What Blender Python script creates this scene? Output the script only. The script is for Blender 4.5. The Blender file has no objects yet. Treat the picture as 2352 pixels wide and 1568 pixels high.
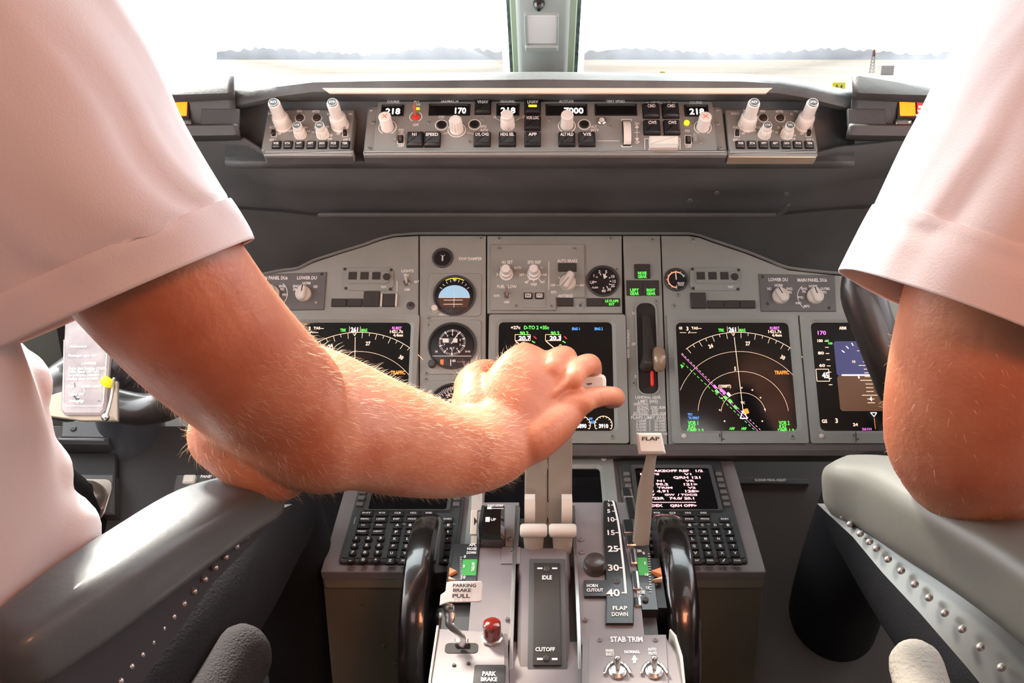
import bpy, math, random
from math import sin, cos, pi, radians, sqrt, atan2
from mathutils import Vector, Matrix
random.seed(7)
sc = bpy.context.scene
COL = sc.collection
# ------------------------------------------------------------------ camera
FOC, PX, PY = 2000.0, 1248.0, 784.0
PIT = radians(18.1)
CP, SP = cos(PIT), sin(PIT)
EYE = Vector((0, 0, 1.25))
cam = bpy.data.objects.new('camera', bpy.data.cameras.new('camera'))
COL.objects.link(cam)
cam.location = EYE
cam.rotation_euler = (pi/2 - PIT, 0, 0)
cam.data.sensor_width = 36
cam.data.lens = 36*FOC/2352
cam.data.shift_x = -(PX-1176)/2352
cam.data.clip_start = 0.02
cam.data.clip_end = 6000
sc.camera = cam
# ------------------------------------------------------------------ view and light
sc.view_settings.view_transform = 'Standard'
sc.view_settings.look = 'None'
sc.view_settings.gamma = 1
sc.view_settings.use_curve_mapping = False
sc.view_settings.exposure = 1.38
w = bpy.data.worlds.new('sky'); sc.world = w
w.use_nodes = True
nt = w.node_tree; nt.nodes.clear()
def N(nt, t, **k):
    n = nt.nodes.new(t)
    for a, b in k.items():
        setattr(n, a, b)
    return n
out = N(nt, 'ShaderNodeOutputWorld'); bg = N(nt, 'ShaderNodeBackground')
tc = N(nt, 'ShaderNodeTexCoord'); dt = N(nt, 'ShaderNodeVectorMath', operation='DOT_PRODUCT')
SUN_AZ, SUN_EL = radians(-31), radians(19)
SD = Vector((sin(SUN_AZ)*cos(SUN_EL), cos(SUN_AZ)*cos(SUN_EL), sin(SUN_EL)))
dt.inputs[1].default_value = SD
nt.links.new(tc.outputs['Generated'], dt.inputs[0])
rp = N(nt, 'ShaderNodeValToRGB')
e = rp.color_ramp.elements
e[0].position = 0.0; e[0].color = (.22, .22, .25, 1)
e[1].position = 1.0; e[1].color = (1.0, 1.0, 1.0, 1)
m_ = e.new(.45); m_.color = (.32, .31, .33, 1)
m_ = e.new(.80); m_.color = (.72, .75, .78, 1)
mr = N(nt, 'ShaderNodeMapRange'); mr.inputs[1].default_value = -1; mr.inputs[2].default_value = 1
nt.links.new(dt.outputs['Value'], mr.inputs[0]); nt.links.new(mr.outputs[0], rp.inputs[0])
nt.links.new(rp.outputs[0], bg.inputs[0]); bg.inputs[1].default_value = 4.4
nt.links.new(bg.outputs[0], out.inputs[0])
def light(name, kind, loc, energy, color, aim=None, size=None, sizey=None):
    l = bpy.data.lights.new(name, kind); l.energy = energy; l.color = color
    o = bpy.data.objects.new(name, l); COL.objects.link(o); o.location = loc
    if aim is not None:
        o.rotation_euler = (Vector(aim)-Vector(loc)).to_track_quat('-Z', 'Y').to_euler()
    if size:
        l.size = size
        if sizey: l.shape = 'RECTANGLE'; l.size_y = sizey
    return o
SD = Vector((sin(radians(-38))*cos(radians(50)), cos(radians(-38))*cos(radians(50)), sin(radians(50))))
s = light('sun', 'SUN', SD*30, 6.5, (1, .85, .74)); s.data.angle = radians(11)
s.rotation_euler = (-SD).to_track_quat('-Z', 'Y').to_euler()
light('warm_fill_right', 'AREA', (.45, -.35, 1.72), 2.6, (1, .36, .18), (.45, 1.1, .7), .35, .25)  # added orange fill behind the camera, warms the right side; not a cabin lamp
light('soft_fill_left', 'AREA', (-.30, -.35, 1.72), .4, (1, .60, .55), (-.15, 1.0, .8), .35, .25)  # weak pinkish fill, also added to lift the interior, no real fitting
# ------------------------------------------------------------------ materials
MATS = {}
def mat(name, rgb, rough=.5, metal=0, var=0, vs=30, bump=0, bs=200, em=0, coat=0, alpha=1, sss=0, ccol=None, sheen=0):
    if name in MATS: return MATS[name]
    m = bpy.data.materials.new(name); m.use_nodes = True
    nt = m.node_tree; b = nt.nodes['Principled BSDF']
    b.inputs['Base Color'].default_value = (*rgb, 1)
    b.inputs['Roughness'].default_value = rough
    b.inputs['Metallic'].default_value = metal
    b.inputs['Coat Weight'].default_value = coat
    if coat: b.inputs['Coat Roughness'].default_value = .08
    if sheen: b.inputs['Sheen Weight'].default_value = sheen
    if alpha < 1: b.inputs['Alpha'].default_value = alpha
    if em:
        b.inputs['Emission Color'].default_value = (*rgb, 1); b.inputs['Emission Strength'].default_value = em
    if sss:
        b.inputs['Subsurface Weight'].default_value = sss
        b.inputs['Subsurface Radius'].default_value = (.012, .004, .002)
        b.inputs['Subsurface Scale'].default_value = 1
    if var or bump:
        t = N(nt, 'ShaderNodeTexCoord')
    if var:
        n = N(nt, 'ShaderNodeTexNoise'); n.inputs['Scale'].default_value = vs; n.inputs['Detail'].default_value = 5
        nt.links.new(t.outputs['Object'], n.inputs['Vector'])
        r = N(nt, 'ShaderNodeValToRGB'); r.color_ramp.elements[0].position = .3; r.color_ramp.elements[1].position = .7
        c2 = ccol or tuple(min(1, c*(1+var)) for c in rgb)
        r.color_ramp.elements[0].color = (*[c*(1-var) for c in rgb], 1); r.color_ramp.elements[1].color = (*c2, 1)
        nt.links.new(n.outputs['Fac'], r.inputs[0]); nt.links.new(r.outputs[0], b.inputs['Base Color'])
    if bump:
        n = N(nt, 'ShaderNodeTexNoise'); n.inputs['Scale'].default_value = bs; n.inputs['Detail'].default_value = 3
        nt.links.new(t.outputs['Object'], n.inputs['Vector'])
        bp = N(nt, 'ShaderNodeBump'); bp.inputs['Strength'].default_value = bump; bp.inputs['Distance'].default_value = .002
        nt.links.new(n.outputs['Fac'], bp.inputs['Height']); nt.links.new(bp.outputs[0], b.inputs['Normal'])
    MATS[name] = m
    return m
grey = mat('panel_grey', (.315, .335, .305), .48, var=.10, vs=9, bump=.08, bs=900)
mcpg = mat('glareshield_panel_grey', (.28, .295, .28), .45, var=.08, vs=12)
dgrey = mat('dark_grey', (.075, .075, .075), .5, var=.15, vs=12)
pedg = mat('pedestal_grey', (.25, .225, .23), .45, var=.14, vs=14, bump=.06, bs=600)
hood = mat('hood_black', (.070, .076, .078), .62, var=.25, vs=6, bump=.25, bs=300)
hoodt = mat('hood_top', (.095, .105, .108), .5, var=.35, vs=14, bump=.3, bs=160)
blk = mat('black', (.012, .012, .013), .45)
keym = mat('key_black', (.022, .023, .025), .35, coat=.2)
gloss = mat('gloss_black', (.008, .008, .008), .12, coat=1)
scrm = mat('screen_glass', (.006, .006, .007), .12, coat=.4)
recm = mat('recess_dark', (.018, .016, .015), .7)
ivory = mat('ivory_plastic', (.74, .70, .62), .4, var=.05, vs=20)
knobw = mat('knob_white', (.84, .82, .76), .45, var=.05, vs=40)
paint = mat('white_marking', (.95, .94, .90), .6)
inkb = mat('black_marking', (.02, .02, .02), .6)
steel = mat('steel', (.62, .61, .6), .28, metal=1)
levm = mat('lever_metal', (.48, .44, .37), .42, metal=.35, var=.06, vs=30)
brass = mat('bare_edge', (.62, .52, .40), .35, metal=.7)
orange = mat('lamp_orange', (1, .17, .01), .4, em=1.1)
redl = mat('lamp_red', (.95, .035, .03), .4, em=.75)
redm = mat('red_plastic', (.55, .02, .01), .35, em=.25)
yel = mat('lamp_yellow', (.9, .72, .02), .4, em=.5)
eW = mat('glow_white', (.95, .93, .92), .5, em=.75)
eP = mat('glow_peach', (1, .60, .42), .5, em=.55)
eG = mat('glow_green', (.12, .95, .10), .5, em=.42)
eM = mat('glow_magenta', (.85, .18, .75), .5, em=.38)
eB = mat('glow_blue', (.10, .35, 1), .5, em=.45)
eO = mat('glow_orange', (1, .24, .03), .5, em=.6)
skyb = mat('horizon_blue', (.25, .55, .80), .5, em=.25)
navy = mat('display_sky', (.06, .06, .16), .3, em=.22)
brownd = mat('display_earth', (.13, .06, .03), .3, em=.2)
grn = mat('green_band', (.06, .42, .08), .5)
orp = mat('orange_pointer', (.85, .32, .12), .45)
# ------------------------------------------------------------------ pixel geometry
def ray(px, py):
    r, u = (px-PX)/FOC, (PY-py)/FOC
    return Vector((r, CP+u*SP, -SP+u*CP))
def W(px, py, d): return EYE + ray(px, py)*d
class Plane:
    def __init__(s, o, x, u):
        s.o = Vector(o); s.x = Vector(x).normalized(); s.u = Vector(u).normalized(); s.n = s.x.cross(s.u).normalized()
    def at(s, u, v, w=0): return s.o + s.x*u + s.u*v + s.n*w
    def uv(s, px, py):
        r = ray(px, py); t = (s.o-EYE).dot(s.n)/r.dot(s.n); p = EYE + r*t - s.o
        return p.dot(s.x), p.dot(s.u)
    def up(s, w): return Plane(s.o+s.n*w, s.x, s.u)
class Arc:                                            # cylinder about a lateral axis; v is arc length from its crest, forward positive
    def __init__(s, y, z, R): s.y, s.z, s.R = y, z, R
    def at(s, u, v, w=0):
        a = v/s.R; return Vector((u, s.y+(s.R+w)*sin(a), s.z+(s.R+w)*cos(a)))
    def uv(s, px, py):
        r = ray(px, py); oy, oz = EYE.y-s.y, EYE.z-s.z
        A = r.y**2+r.z**2; B = oy*r.y+oz*r.z; C = oy*oy+oz*oz-s.R**2
        t = (-B-sqrt(max(0, B*B-A*C)))/A; p = EYE+r*t
        return p.x, atan2(p.y-s.y, p.z-s.z)*s.R
def camplane(px, py, d, tilt, yaw=0):
    t = radians(tilt); a, b = sin(t), cos(t)
    U = Vector((0, a*CP+b*SP, -a*SP+b*CP)); X = Vector((1, 0, 0))
    if yaw:
        R = Matrix.Rotation(radians(yaw), 3, U); X = R @ X
    return Plane(W(px, py, d), X, U)
def psc(S, px, py):                                   # metres per pixel across and up at a place on a surface
    a, b = S.uv(px-2, py), S.uv(px+2, py); c, d = S.uv(px, py-2), S.uv(px, py+2)
    return (b[0]-a[0])/4, (c[1]-d[1])/4
# ------------------------------------------------------------------ lettering
GL = {}
def make_glyphs():
    chars = "ABCDEFGHIJKLMNOPQRSTUVWXYZabcdefghijklmnopqrstuvwxyz0123456789.,:-+/()<>*'?&%=#"
    tmp = []
    def mk(b, off):
        cu = bpy.data.curves.new('t', 'FONT'); cu.body = b; cu.resolution_u = 2; cu.offset = off
        o = bpy.data.objects.new('t', cu); COL.objects.link(o); tmp.append(o); return o
    rows = [(c, mk(c, .028), mk('|'+c+'|', 0)) for c in chars]
    base = mk('||', 0); sp = mk('| |', 0)
    bpy.context.view_layer.update(); dg = bpy.context.evaluated_depsgraph_get()
    def wid(o): return o.evaluated_get(dg).dimensions.x
    b = wid(base)
    for c, o, p in rows:
        me = bpy.data.meshes.new_from_object(o.evaluated_get(dg))
        GL[c] = ([(v.co.x, v.co.y) for v in me.vertices], [tuple(f.vertices) for f in me.polygons], wid(p)-b)
        bpy.data.meshes.remove(me)
    GL[' '] = ([], [], wid(sp)-b)
    for o in tmp:
        cu = o.data; bpy.data.objects.remove(o); bpy.data.curves.remove(cu)
make_glyphs()
CAPH = max(y for x, y in GL['H'][0])
# ------------------------------------------------------------------ mesh builder
def rrect(u0, v0, u1, v1, r, seg=3):
    r = min(r, (u1-u0)/2.01, (v1-v0)/2.01)
    if r <= 1e-6: return [(u0, v0), (u1, v0), (u1, v1), (u0, v1)]
    P = []
    for cx, cy, a0 in ((u1-r, v0+r, -90), (u1-r, v1-r, 0), (u0+r, v1-r, 90), (u0+r, v0+r, 180)):
        for k in range(seg+1):
            a = radians(a0+90*k/seg); P.append((cx+r*cos(a), cy+r*sin(a)))
    return P
def catmull(P, k):
    O = []
    for i in range(len(P)-1):
        p0, p1, p2, p3 = P[max(0, i-1)], P[i], P[i+1], P[min(len(P)-1, i+2)]
        for j in range(k):
            t = j/k
            O.append([.5*((2*b)+(-a+c)*t+(2*a-5*b+4*c-d)*t*t+(-a+3*b-3*c+d)*t**3) for a, b, c, d in zip(p0, p1, p2, p3)])
    O.append(list(P[-1])); return O
class MB:
    def __init__(s, S=None): s.S = S; s.v = []; s.f = []; s.mi = []; s.ms = []
    def _m(s, m):
        if m not in s.ms: s.ms.append(m)
        return s.ms.index(m)
    def add(s, pts, faces, m):
        o = len(s.v); i = s._m(m)
        s.v += [Vector(p) for p in pts]
        s.f += [tuple(o+a for a in f) for f in faces]; s.mi += [i]*len(faces)
        return s
    def L(s, pts, faces, m): return s.add([s.S.at(*p) for p in pts], faces, m)
    def rings(s, R, m, cap0=True, cap1=True, loop=True):          # R: rings of world points
        n = len(R[0]); F = []
        for k in range(len(R)-1):
            for i in range(n if loop else n-1):
                j = (i+1) % n; F.append((k*n+i, k*n+j, (k+1)*n+j, (k+1)*n+i))
        if cap0: F.append(tuple(reversed(range(n))))
        if cap1: F.append(tuple((len(R)-1)*n+i for i in range(n)))
        return s.add([p for r in R for p in r], F, m)
    def poly(s, P, w0, w1, m, ch=0):                              # closed outline in the surface, extruded, top edge chamfered
        A = sum(P[i][0]*P[(i+1) % len(P)][1]-P[(i+1) % len(P)][0]*P[i][1] for i in range(len(P)))
        if A < 0: P = P[::-1]
        def inset(P, d):
            O = []; n = len(P)
            for i in range(n):
                a, b, c = Vector(P[i-1]), Vector(P[i]), Vector(P[(i+1) % n])
                e1 = b-a; e2 = c-b
                if e1.length < 1e-9 or e2.length < 1e-9: O.append(tuple(b)); continue
                e1.normalize(); e2.normalize()
                n1 = Vector((-e1.y, e1.x)); n2 = Vector((-e2.y, e2.x)); q = n1+n2
                k = d/max(.35, (1+n1.dot(n2))/1.0) if q.length > 1e-6 else 0
                O.append(tuple(b+q*k))
            return O
        R = [[s.S.at(a, b, w0) for a, b in P]]
        if ch:
            R.append([s.S.at(a, b, w1-ch) for a, b in P]); R.append([s.S.at(a, b, w1) for a, b in inset(P, ch)])
        else: R.append([s.S.at(a, b, w1) for a, b in P])
        return s.rings(R, m)
    def box(s, u0, v0, u1, v1, w0, w1, m, r=0, ch=0, seg=3, rot=0):
        P = rrect(min(u0, u1), min(v0, v1), max(u0, u1), max(v0, v1), r, seg)
        if rot:
            c, q, cu, cv = cos(rot), sin(rot), (u0+u1)/2, (v0+v1)/2
            P = [(cu+(a-cu)*c-(b-cv)*q, cv+(a-cu)*q+(b-cv)*c) for a, b in P]
        return s.poly(P, w0, w1, m, ch)
    def rc(s, x0, y0, x1, y1):                                    # pixel rectangle -> surface rectangle
        xc, yc = (x0+x1)/2, (y0+y1)/2
        return s.S.uv(x0, yc)[0], s.S.uv(xc, y1)[1], s.S.uv(x1, yc)[0], s.S.uv(xc, y0)[1]
    def pbox(s, x0, y0, x1, y1, w0, w1, m, r=0, ch=0): return s.box(*s.rc(x0, y0, x1, y1), w0, w1, m, r, ch)
    def ppoly(s, P, w0, w1, m, ch=0): return s.poly([s.S.uv(*p) for p in P], w0, w1, m, ch)
    def lathe(s, u, v, prof, m, n=24, kn=0, cap0=False, lean=(0, 0)):   # prof [(radius, height)], kn = flute depth
        R = []
        for r, h in prof:
            R.append([s.S.at(u+lean[0]*h+(r*(1-(kn if i % 2 else 0)))*cos(2*pi*i/n), v+lean[1]*h+(r*(1-(kn if i % 2 else 0)))*sin(2*pi*i/n), h) for i in range(n)])
        return s.rings(R, m, cap0, True)
    def line(s, u0, v0, u1, v1, t, w, m):
        d = Vector((u1-u0, v1-v0)); l = d.length
        if l < 1e-9: return s
        q = Vector((-d.y, d.x))/l*t/2
        return s.L([(u0-q.x, v0-q.y, w), (u1-q.x, v1-q.y, w), (u1+q.x, v1+q.y, w), (u0+q.x, v0+q.y, w)], [(0, 1, 2, 3)], m)
    def pl(s, x0, y0, x1, y1, t, w, m):
        a, b = s.S.uv(x0, y0), s.S.uv(x1, y1); return s.line(*a, *b, t*psc(s.S, x0, y0)[0], w, m)
    def arc(s, u, v, r, a0, a1, t, w, m, n=24, ry=None):
        ry = ry or r; P = []
        for k in range(n+1):
            a = radians(a0+(a1-a0)*k/n)
            P += [(u+(r-t/2)*cos(a), v+(ry-t/2)*sin(a), w), (u+(r+t/2)*cos(a), v+(ry+t/2)*sin(a), w)]
        return s.L(P, [(2*k, 2*k+1, 2*k+3, 2*k+2) if a1 < a0 else (2*k, 2*k+1, 2*k+3, 2*k+2) for k in range(n)], m)
    def text(s, t, u, v, h, m, w=.0004, al='c', rot=0, wid=None, sx=1):
        k = h/CAPH; kx = k*sx*.95
        T = sum(GL.get(c, GL[' '])[2] for c in t)
        if wid: kx = wid/T
        x = {'c': -T/2, 'l': 0, 'r': -T}[al]*kx; c, q = cos(rot), sin(rot)
        for ch in t:
            vs, fs, ad = GL.get(ch, GL[' '])
            if vs:
                s.L([(u+(x+a*kx)*c-(b*k-h/2)*q, v+(x+a*kx)*q+(b*k-h/2)*c, w) for a, b in vs], fs, m)
            x += ad*kx
        return s
    def pt(s, t, x, y, h, m, wp=None, w=.0004, al='c', rot=0):    # text by pixel centre, cap height and width in pixels
        u, v = s.S.uv(x, y); a, b = psc(s.S, x, y)
        return s.text(t, u, v, h*b, m, w, al, rot, wp*a if wp else None)
    def tube(s, P, R, m, n=12, k=1, cap=True, side=None, ends=True, sq=1):   # smooth tube; R radius or (a, b)
        Q = [list(p)+(list(r) if isinstance(r, (tuple, list)) else [r, r]) for p, r in zip(P, R)]
        if k > 1: Q = catmull(Q, k)
        C = [Vector(q[:3]) for q in Q]; AB = [(q[3], q[4]) for q in Q]
        if cap:
            t0 = (C[0]-C[1]).normalized(); t1 = (C[-1]-C[-2]).normalized()
            ra, rb = AB[0]; sa, sb = AB[-1]; h0, h1 = min(ra, rb), min(sa, sb)
            pre = [(C[0]+t0*h0*sin(x), (ra*cos(x), rb*cos(x))) for x in (1.45, 1.1, .75, .35)]
            post = [(C[-1]+t1*h1*sin(x), (sa*cos(x), sb*cos(x))) for x in (.35, .75, 1.1, 1.45)]
            C = [p for p, _ in pre]+C+[p for p, _ in post]; AB = [a for _, a in pre]+AB+[a for _, a in post]
        ring = []; prev = None
        for i, c in enumerate(C):
            t = (C[min(i+1, len(C)-1)]-C[max(i-1, 0)]).normalized()
            if side is not None: a = Vector(side)
            elif prev is not None: a = prev
            else: a = Vector((0, 0, 1)) if abs(t.z) < .9 else Vector((1, 0, 0))
            a = (a-t*a.dot(t)).normalized(); prev = a; b = t.cross(a)
            ra, rb = AB[i]
            f_ = lambda q: (abs(q)**sq)*(1 if q >= 0 else -1)
            ring.append([c+a*ra*f_(cos(2*pi*j/n))+b*rb*f_(sin(2*pi*j/n)) for j in range(n)])
        return s.rings(ring, m, ends, ends)
    def grid(s, rows, m):                                          # rows of world points
        n = len(rows[0]); return s.add([p for r in rows for p in r], [(k*n+i, k*n+i+1, (k+1)*n+i+1, (k+1)*n+i) for k in range(len(rows)-1) for i in range(n-1)], m)
    def prof(s, P, x0, x1, m):                                     # (y, z) outline pulled sideways from x0 to x1
        return s.rings([[Vector((x0, y, z)) for y, z in P], [Vector((x1, y, z)) for y, z in P]], m)
    def mesh(s, name, off=Vector((0, 0, 0)), ang=35):
        me = bpy.data.meshes.new(name); me.from_pydata([tuple(v-off) for v in s.v], [], s.f)
        for m in s.ms: me.materials.append(m)
        me.polygons.foreach_set('material_index', s.mi); me.polygons.foreach_set('use_smooth', [True]*len(s.f))
        me.update(); me.set_sharp_from_angle(angle=radians(ang)); return me
    def build(s, name, parent=None, label=None, cat=None, group=None, kind=None, ang=35, mods=None):
        off = Vector((0, 0, 0)); p = parent
        while p is not None: off += p.location; p = p.parent
        if parent is None and cat and s.v:
            c = sum(s.v, Vector((0, 0, 0)))/len(s.v); off = Vector((c.x, c.y, min(v.z for v in s.v)))
        o = bpy.data.objects.new(name, s.mesh(name, off, ang)); COL.objects.link(o)
        if parent is not None: o.parent = parent
        else: o.location = off
        if label: o['label'] = label
        if cat: o['category'] = cat
        if group: o['group'] = group
        if kind: o['kind'] = kind
        return o
def thing(name, label, cat, loc, group=None, kind=None):
    o = bpy.data.objects.new(name, None); COL.objects.link(o); o.location = loc; o.empty_display_size = .02
    o['label'] = label; o['category'] = cat
    if group: o['group'] = group
    if kind: o['kind'] = kind
    return o
def solid(o, t, off=-1):
    m = o.modifiers.new('Solidify', 'SOLIDIFY'); m.thickness = t; m.offset = off; return o
# ------------------------------------------------------------------ the airfield outside
GZ = -3.0
snow = mat('thawing_snow', (.80, .74, .66), .8, var=0)
nt = snow.node_tree; b = nt.nodes['Principled BSDF']
t = N(nt, 'ShaderNodeTexCoord'); mp = N(nt, 'ShaderNodeMapping'); mp.inputs['Scale'].default_value = (.012, .09, 1)
n = N(nt, 'ShaderNodeTexNoise'); n.inputs['Scale'].default_value = 1; n.inputs['Detail'].default_value = 6
r = N(nt, 'ShaderNodeValToRGB'); r.color_ramp.elements[0].position = .42; r.color_ramp.elements[1].position = .60
r.color_ramp.elements[0].color = (.095, .062, .036, 1); r.color_ramp.elements[1].color = (.15, .138, .125, 1)
nt.links.new(t.outputs['Object'], mp.inputs[0]); nt.links.new(mp.outputs[0], n.inputs['Vector']); nt.links.new(n.outputs['Fac'], r.inputs[0]); nt.links.new(r.outputs[0], b.inputs['Base Color'])
g = MB(); g.grid([[Vector((x, y, GZ)) for x in (-3000, 3000)] for y in (4, 4500)], snow)
o = g.build('ground', kind='structure')
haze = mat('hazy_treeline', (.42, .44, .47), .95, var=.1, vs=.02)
random.seed(3)
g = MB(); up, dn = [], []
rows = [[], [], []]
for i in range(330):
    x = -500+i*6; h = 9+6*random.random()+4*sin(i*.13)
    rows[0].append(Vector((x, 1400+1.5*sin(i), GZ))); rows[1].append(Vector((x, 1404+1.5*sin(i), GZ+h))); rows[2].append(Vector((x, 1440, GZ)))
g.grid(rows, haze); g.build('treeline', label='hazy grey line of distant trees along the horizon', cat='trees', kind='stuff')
def ground_xy(px, py):
    r = ray(px, py); t = (GZ-EYE.z)/r.z; p = EYE+r*t; return p
wr = mat('tower_white', (.16, .15, .15), .6); rr = mat('tower_red', (.16, .05, .04), .6)
p = ground_xy(2002, 168); H = p.y*.0245
tw = thing('radar_tower', 'slender red and white lattice tower standing on the snowy field', 'tower', (p.x, p.y, GZ))
g = MB(); a = p.y*.0022
for sx in (-1, 1):
    for sy in (-1, 1):
        g.tube([Vector((p.x+sx*a, p.y+sy*a, GZ)), Vector((p.x+sx*a*.55, p.y+sy*a*.55, GZ+H*.8))], [a*.13]*2, wr, 6)
for k in range(6):
    z0 = GZ+H*.8*k/6; q = a*(1-.45*k/6)
    for sx, sy, tx, ty in ((-1, -1, 1, -1), (1, -1, 1, 1), (1, 1, -1, 1), (-1, 1, -1, -1)):
        g.tube([Vector((p.x+sx*q, p.y+sy*q, z0)), Vector((p.x+tx*q*.93, p.y+ty*q*.93, z0+H*.13))], [a*.09]*2, rr if k % 2 else wr, 5)
g.build('lattice', tw)
g = MB(); g.tube([Vector((p.x, p.y, GZ+H*.8)), Vector((p.x, p.y, GZ+H*.95))], [a*.8, a*.7], rr, 10); g.tube([Vector((p.x, p.y, GZ+H*.95)), Vector((p.x, p.y, GZ+H*1.08))], [a*.1]*2, wr, 6); g.build('antenna_housing', tw)
p = ground_xy(2032, 172); s_ = p.y/FOC
g = MB(Plane(p, (1, 0, 0), (0, 0, 1))); g.box(-14*s_, 0, 14*s_, 20*s_, -14*s_, 14*s_, mat('shed_white', (.2, .19, .18), .7), 0, s_)
g.build('equipment_shed', label='white equipment shed on the field right of the lattice tower', cat='shed')
def sign(x, y, w_, h_, txt, lab):
    p = ground_xy(x, y+h_/2+2); s_ = (p-EYE).dot(Vector((0, CP, -SP)))/FOC
    S = Plane(p, (1, 0, 0), (0, 0, 1)); th = thing('taxiway_sign', lab, 'sign', p, 'yellow taxiway signs')
    m = MB(S); m.box(-w_/2*s_, .1, w_/2*s_, h_*s_, -.1, .1, mat('sign_yellow', (.42, .39, .006), .5), 0, .02); m.build('sign_face', th)
    m = MB(S); m.text(txt, 0, h_*s_*.55, h_*s_*.45, inkb, .11); m.build('lettering', th)
    m = MB(S)
    for q in (-.35, .35): m.box(q*w_*s_-.04, -.02, q*w_*s_+.04, .12, -.04, .04, dgrey)
    m.build('leg', th)
sign(1925, 198, 30, 20, 'A 4', 'yellow taxiway sign seen just above the glareshield at right')
sign(1521, 165, 12, 5, 'A', 'small distant yellow taxiway sign right of the window post')
# ------------------------------------------------------------------ flight deck shell
shell = mat('trim_grey_green', (.30, .31, .27), .7, var=.1, vs=6)
liner = mat('liner_dark', (.045, .042, .042), .75, var=.2, vs=5)
def slab(name, x0, y0, z0, x1, y1, z1, m):
    g = MB(Plane((0, 0, 0), (1, 0, 0), (0, 1, 0))); g.box(x0, y0, x1, y1, z0, z1, m); return g.build(name, kind='structure')
slab('floor', -1.1, -1.0, -.02, 1.1, 1.9, 0, liner)
for nm, xa, xb in (('wall_left', -1.13, -1.1), ('wall_right', 1.1, 1.13)):
    g = MB(); g.prof([(-1.0, 0), (1.9, 0), (1.9, 1.12), (.42, 1.12), (.30, 1.88), (-1.0, 1.88)], xa, xb, shell); g.build(nm, kind='structure')
slab('ceiling', -1.1, -1.0, 1.86, 1.1, .95, 1.90, shell)
slab('wall_rear', -1.1, -1.03, 0, 1.1, -1.0, 1.9, shell)
slab('wall_front', -1.1, 1.88, 0, 1.1, 1.92, 1.15, liner)
# windshield panes
gl = bpy.data.materials.new('window_glass'); gl.use_nodes = True
nt = gl.node_tree; nt.nodes.clear()
o_ = N(nt, 'ShaderNodeOutputMaterial'); mx = N(nt, 'ShaderNodeMixShader'); tr = N(nt, 'ShaderNodeBsdfTransparent'); gs = N(nt, 'ShaderNodeBsdfGlossy')
gs.inputs['Roughness'].default_value = .02; tr.inputs[0].default_value = (.96, .985, .975, 1)
fr = N(nt, 'ShaderNodeFresnel'); fr.inputs[0].default_value = 1.45
ml = N(nt, 'ShaderNodeMath', operation='MULTIPLY'); ml.inputs[1].default_value = .6
nt.links.new(fr.outputs[0], ml.inputs[0]); nt.links.new(ml.outputs[0], mx.inputs[0]); nt.links.new(tr.outputs[0], mx.inputs[1]); nt.links.new(gs.outputs[0], mx.inputs[2]); nt.links.new(mx.outputs[0], o_.inputs[0])
# windscreen: bottom edge at y=1.86, z=1.16, top edge leans aft to y=.95, z=1.86
WB, WT = Vector((0, 1.86, 1.16)), Vector((0, .95, 1.86))
def pane(name, x0, x1, s0=0, s1=1):
    g = MB(); a, b = WB, WT
    g.grid([[Vector((x0, a.y, a.z)), Vector((x1, a.y, a.z))], [Vector((x0, b.y, b.z)), Vector((x1, b.y, b.z))]], gl)
    return solid(g.build(name, kind='structure'), .012)
pane('window_1', -1.05, -.078); pane('window_2', .078, 1.05)
# centre post between the panes, seen nearly full width; its own frame
PS = Plane(W(1248, 176, 1.64), (1, 0, 0), (WT-WB))
postm = mat('post_grey', (.46, .50, .47), .5, var=.03, vs=8)
strip = mat('seal_green', (.50, .62, .44), .5)
sealb = mat('window_seal', (.10, .15, .15), .6, var=.6, vs=60)
pw = lambda px: PS.uv(px, 100)[0]
L0, L1 = -.12, 1.0
g = MB(PS); g.box(pw(1167), L0, pw(1331), L1, -.03, -.012, sealb); tp = g.build('trim_1', kind='structure')
g = MB(PS)
for a, b_ in ((1175, 1190), (1304, 1322)): g.box(pw(a), L0, pw(b_), L1, -.013, -.004, strip, 0, .002)
g.build('green_edge_strip', tp)
g = MB(PS); R = []
for v in (L0, L1):
    R.append([PS.at(u, v, q) for u, q in ((pw(1188), -.012), (pw(1188), .000), (pw(1192), .007), (pw(1200), .011), (pw(1294), .011), (pw(1302), .007), (pw(1306), 0), (pw(1306), -.012))])
g.rings(R, postm); g.build('post_cover', tp)
cc = thing('compass_card_holder', 'small white card in a grey holder on the centre window post', 'card holder', PS.at(0, 0, .011))
g = MB(PS.up(.011)); g.pbox(1205, 28, 1283, 110, 0, .004, postm, .004, .001); g.pbox(1206, 96, 1282, 108, .003, .011, postm, .004, .002)
for q in ((1205, 28, 1212, 97), (1277, 28, 1283, 97)): g.pbox(*q, .003, .008, postm, .001, .001)
g.build('holder', cc)
g = MB(PS.up(.011)); g.pbox(1212, 31, 1277, 94, .004, .0052, mat('card_white', (.95, .94, .92), .5))
g.build('card', cc)
g = MB(PS.up(.011)); u, v = PS.uv(1238, -6); g.lathe(u, v, [(.010, 0), (.010, .004), (.007, .012), (.003, .015)], gloss)
g.build('sun_visor_knob', label='black round stud near the top of the centre window post', cat='knob')
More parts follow.
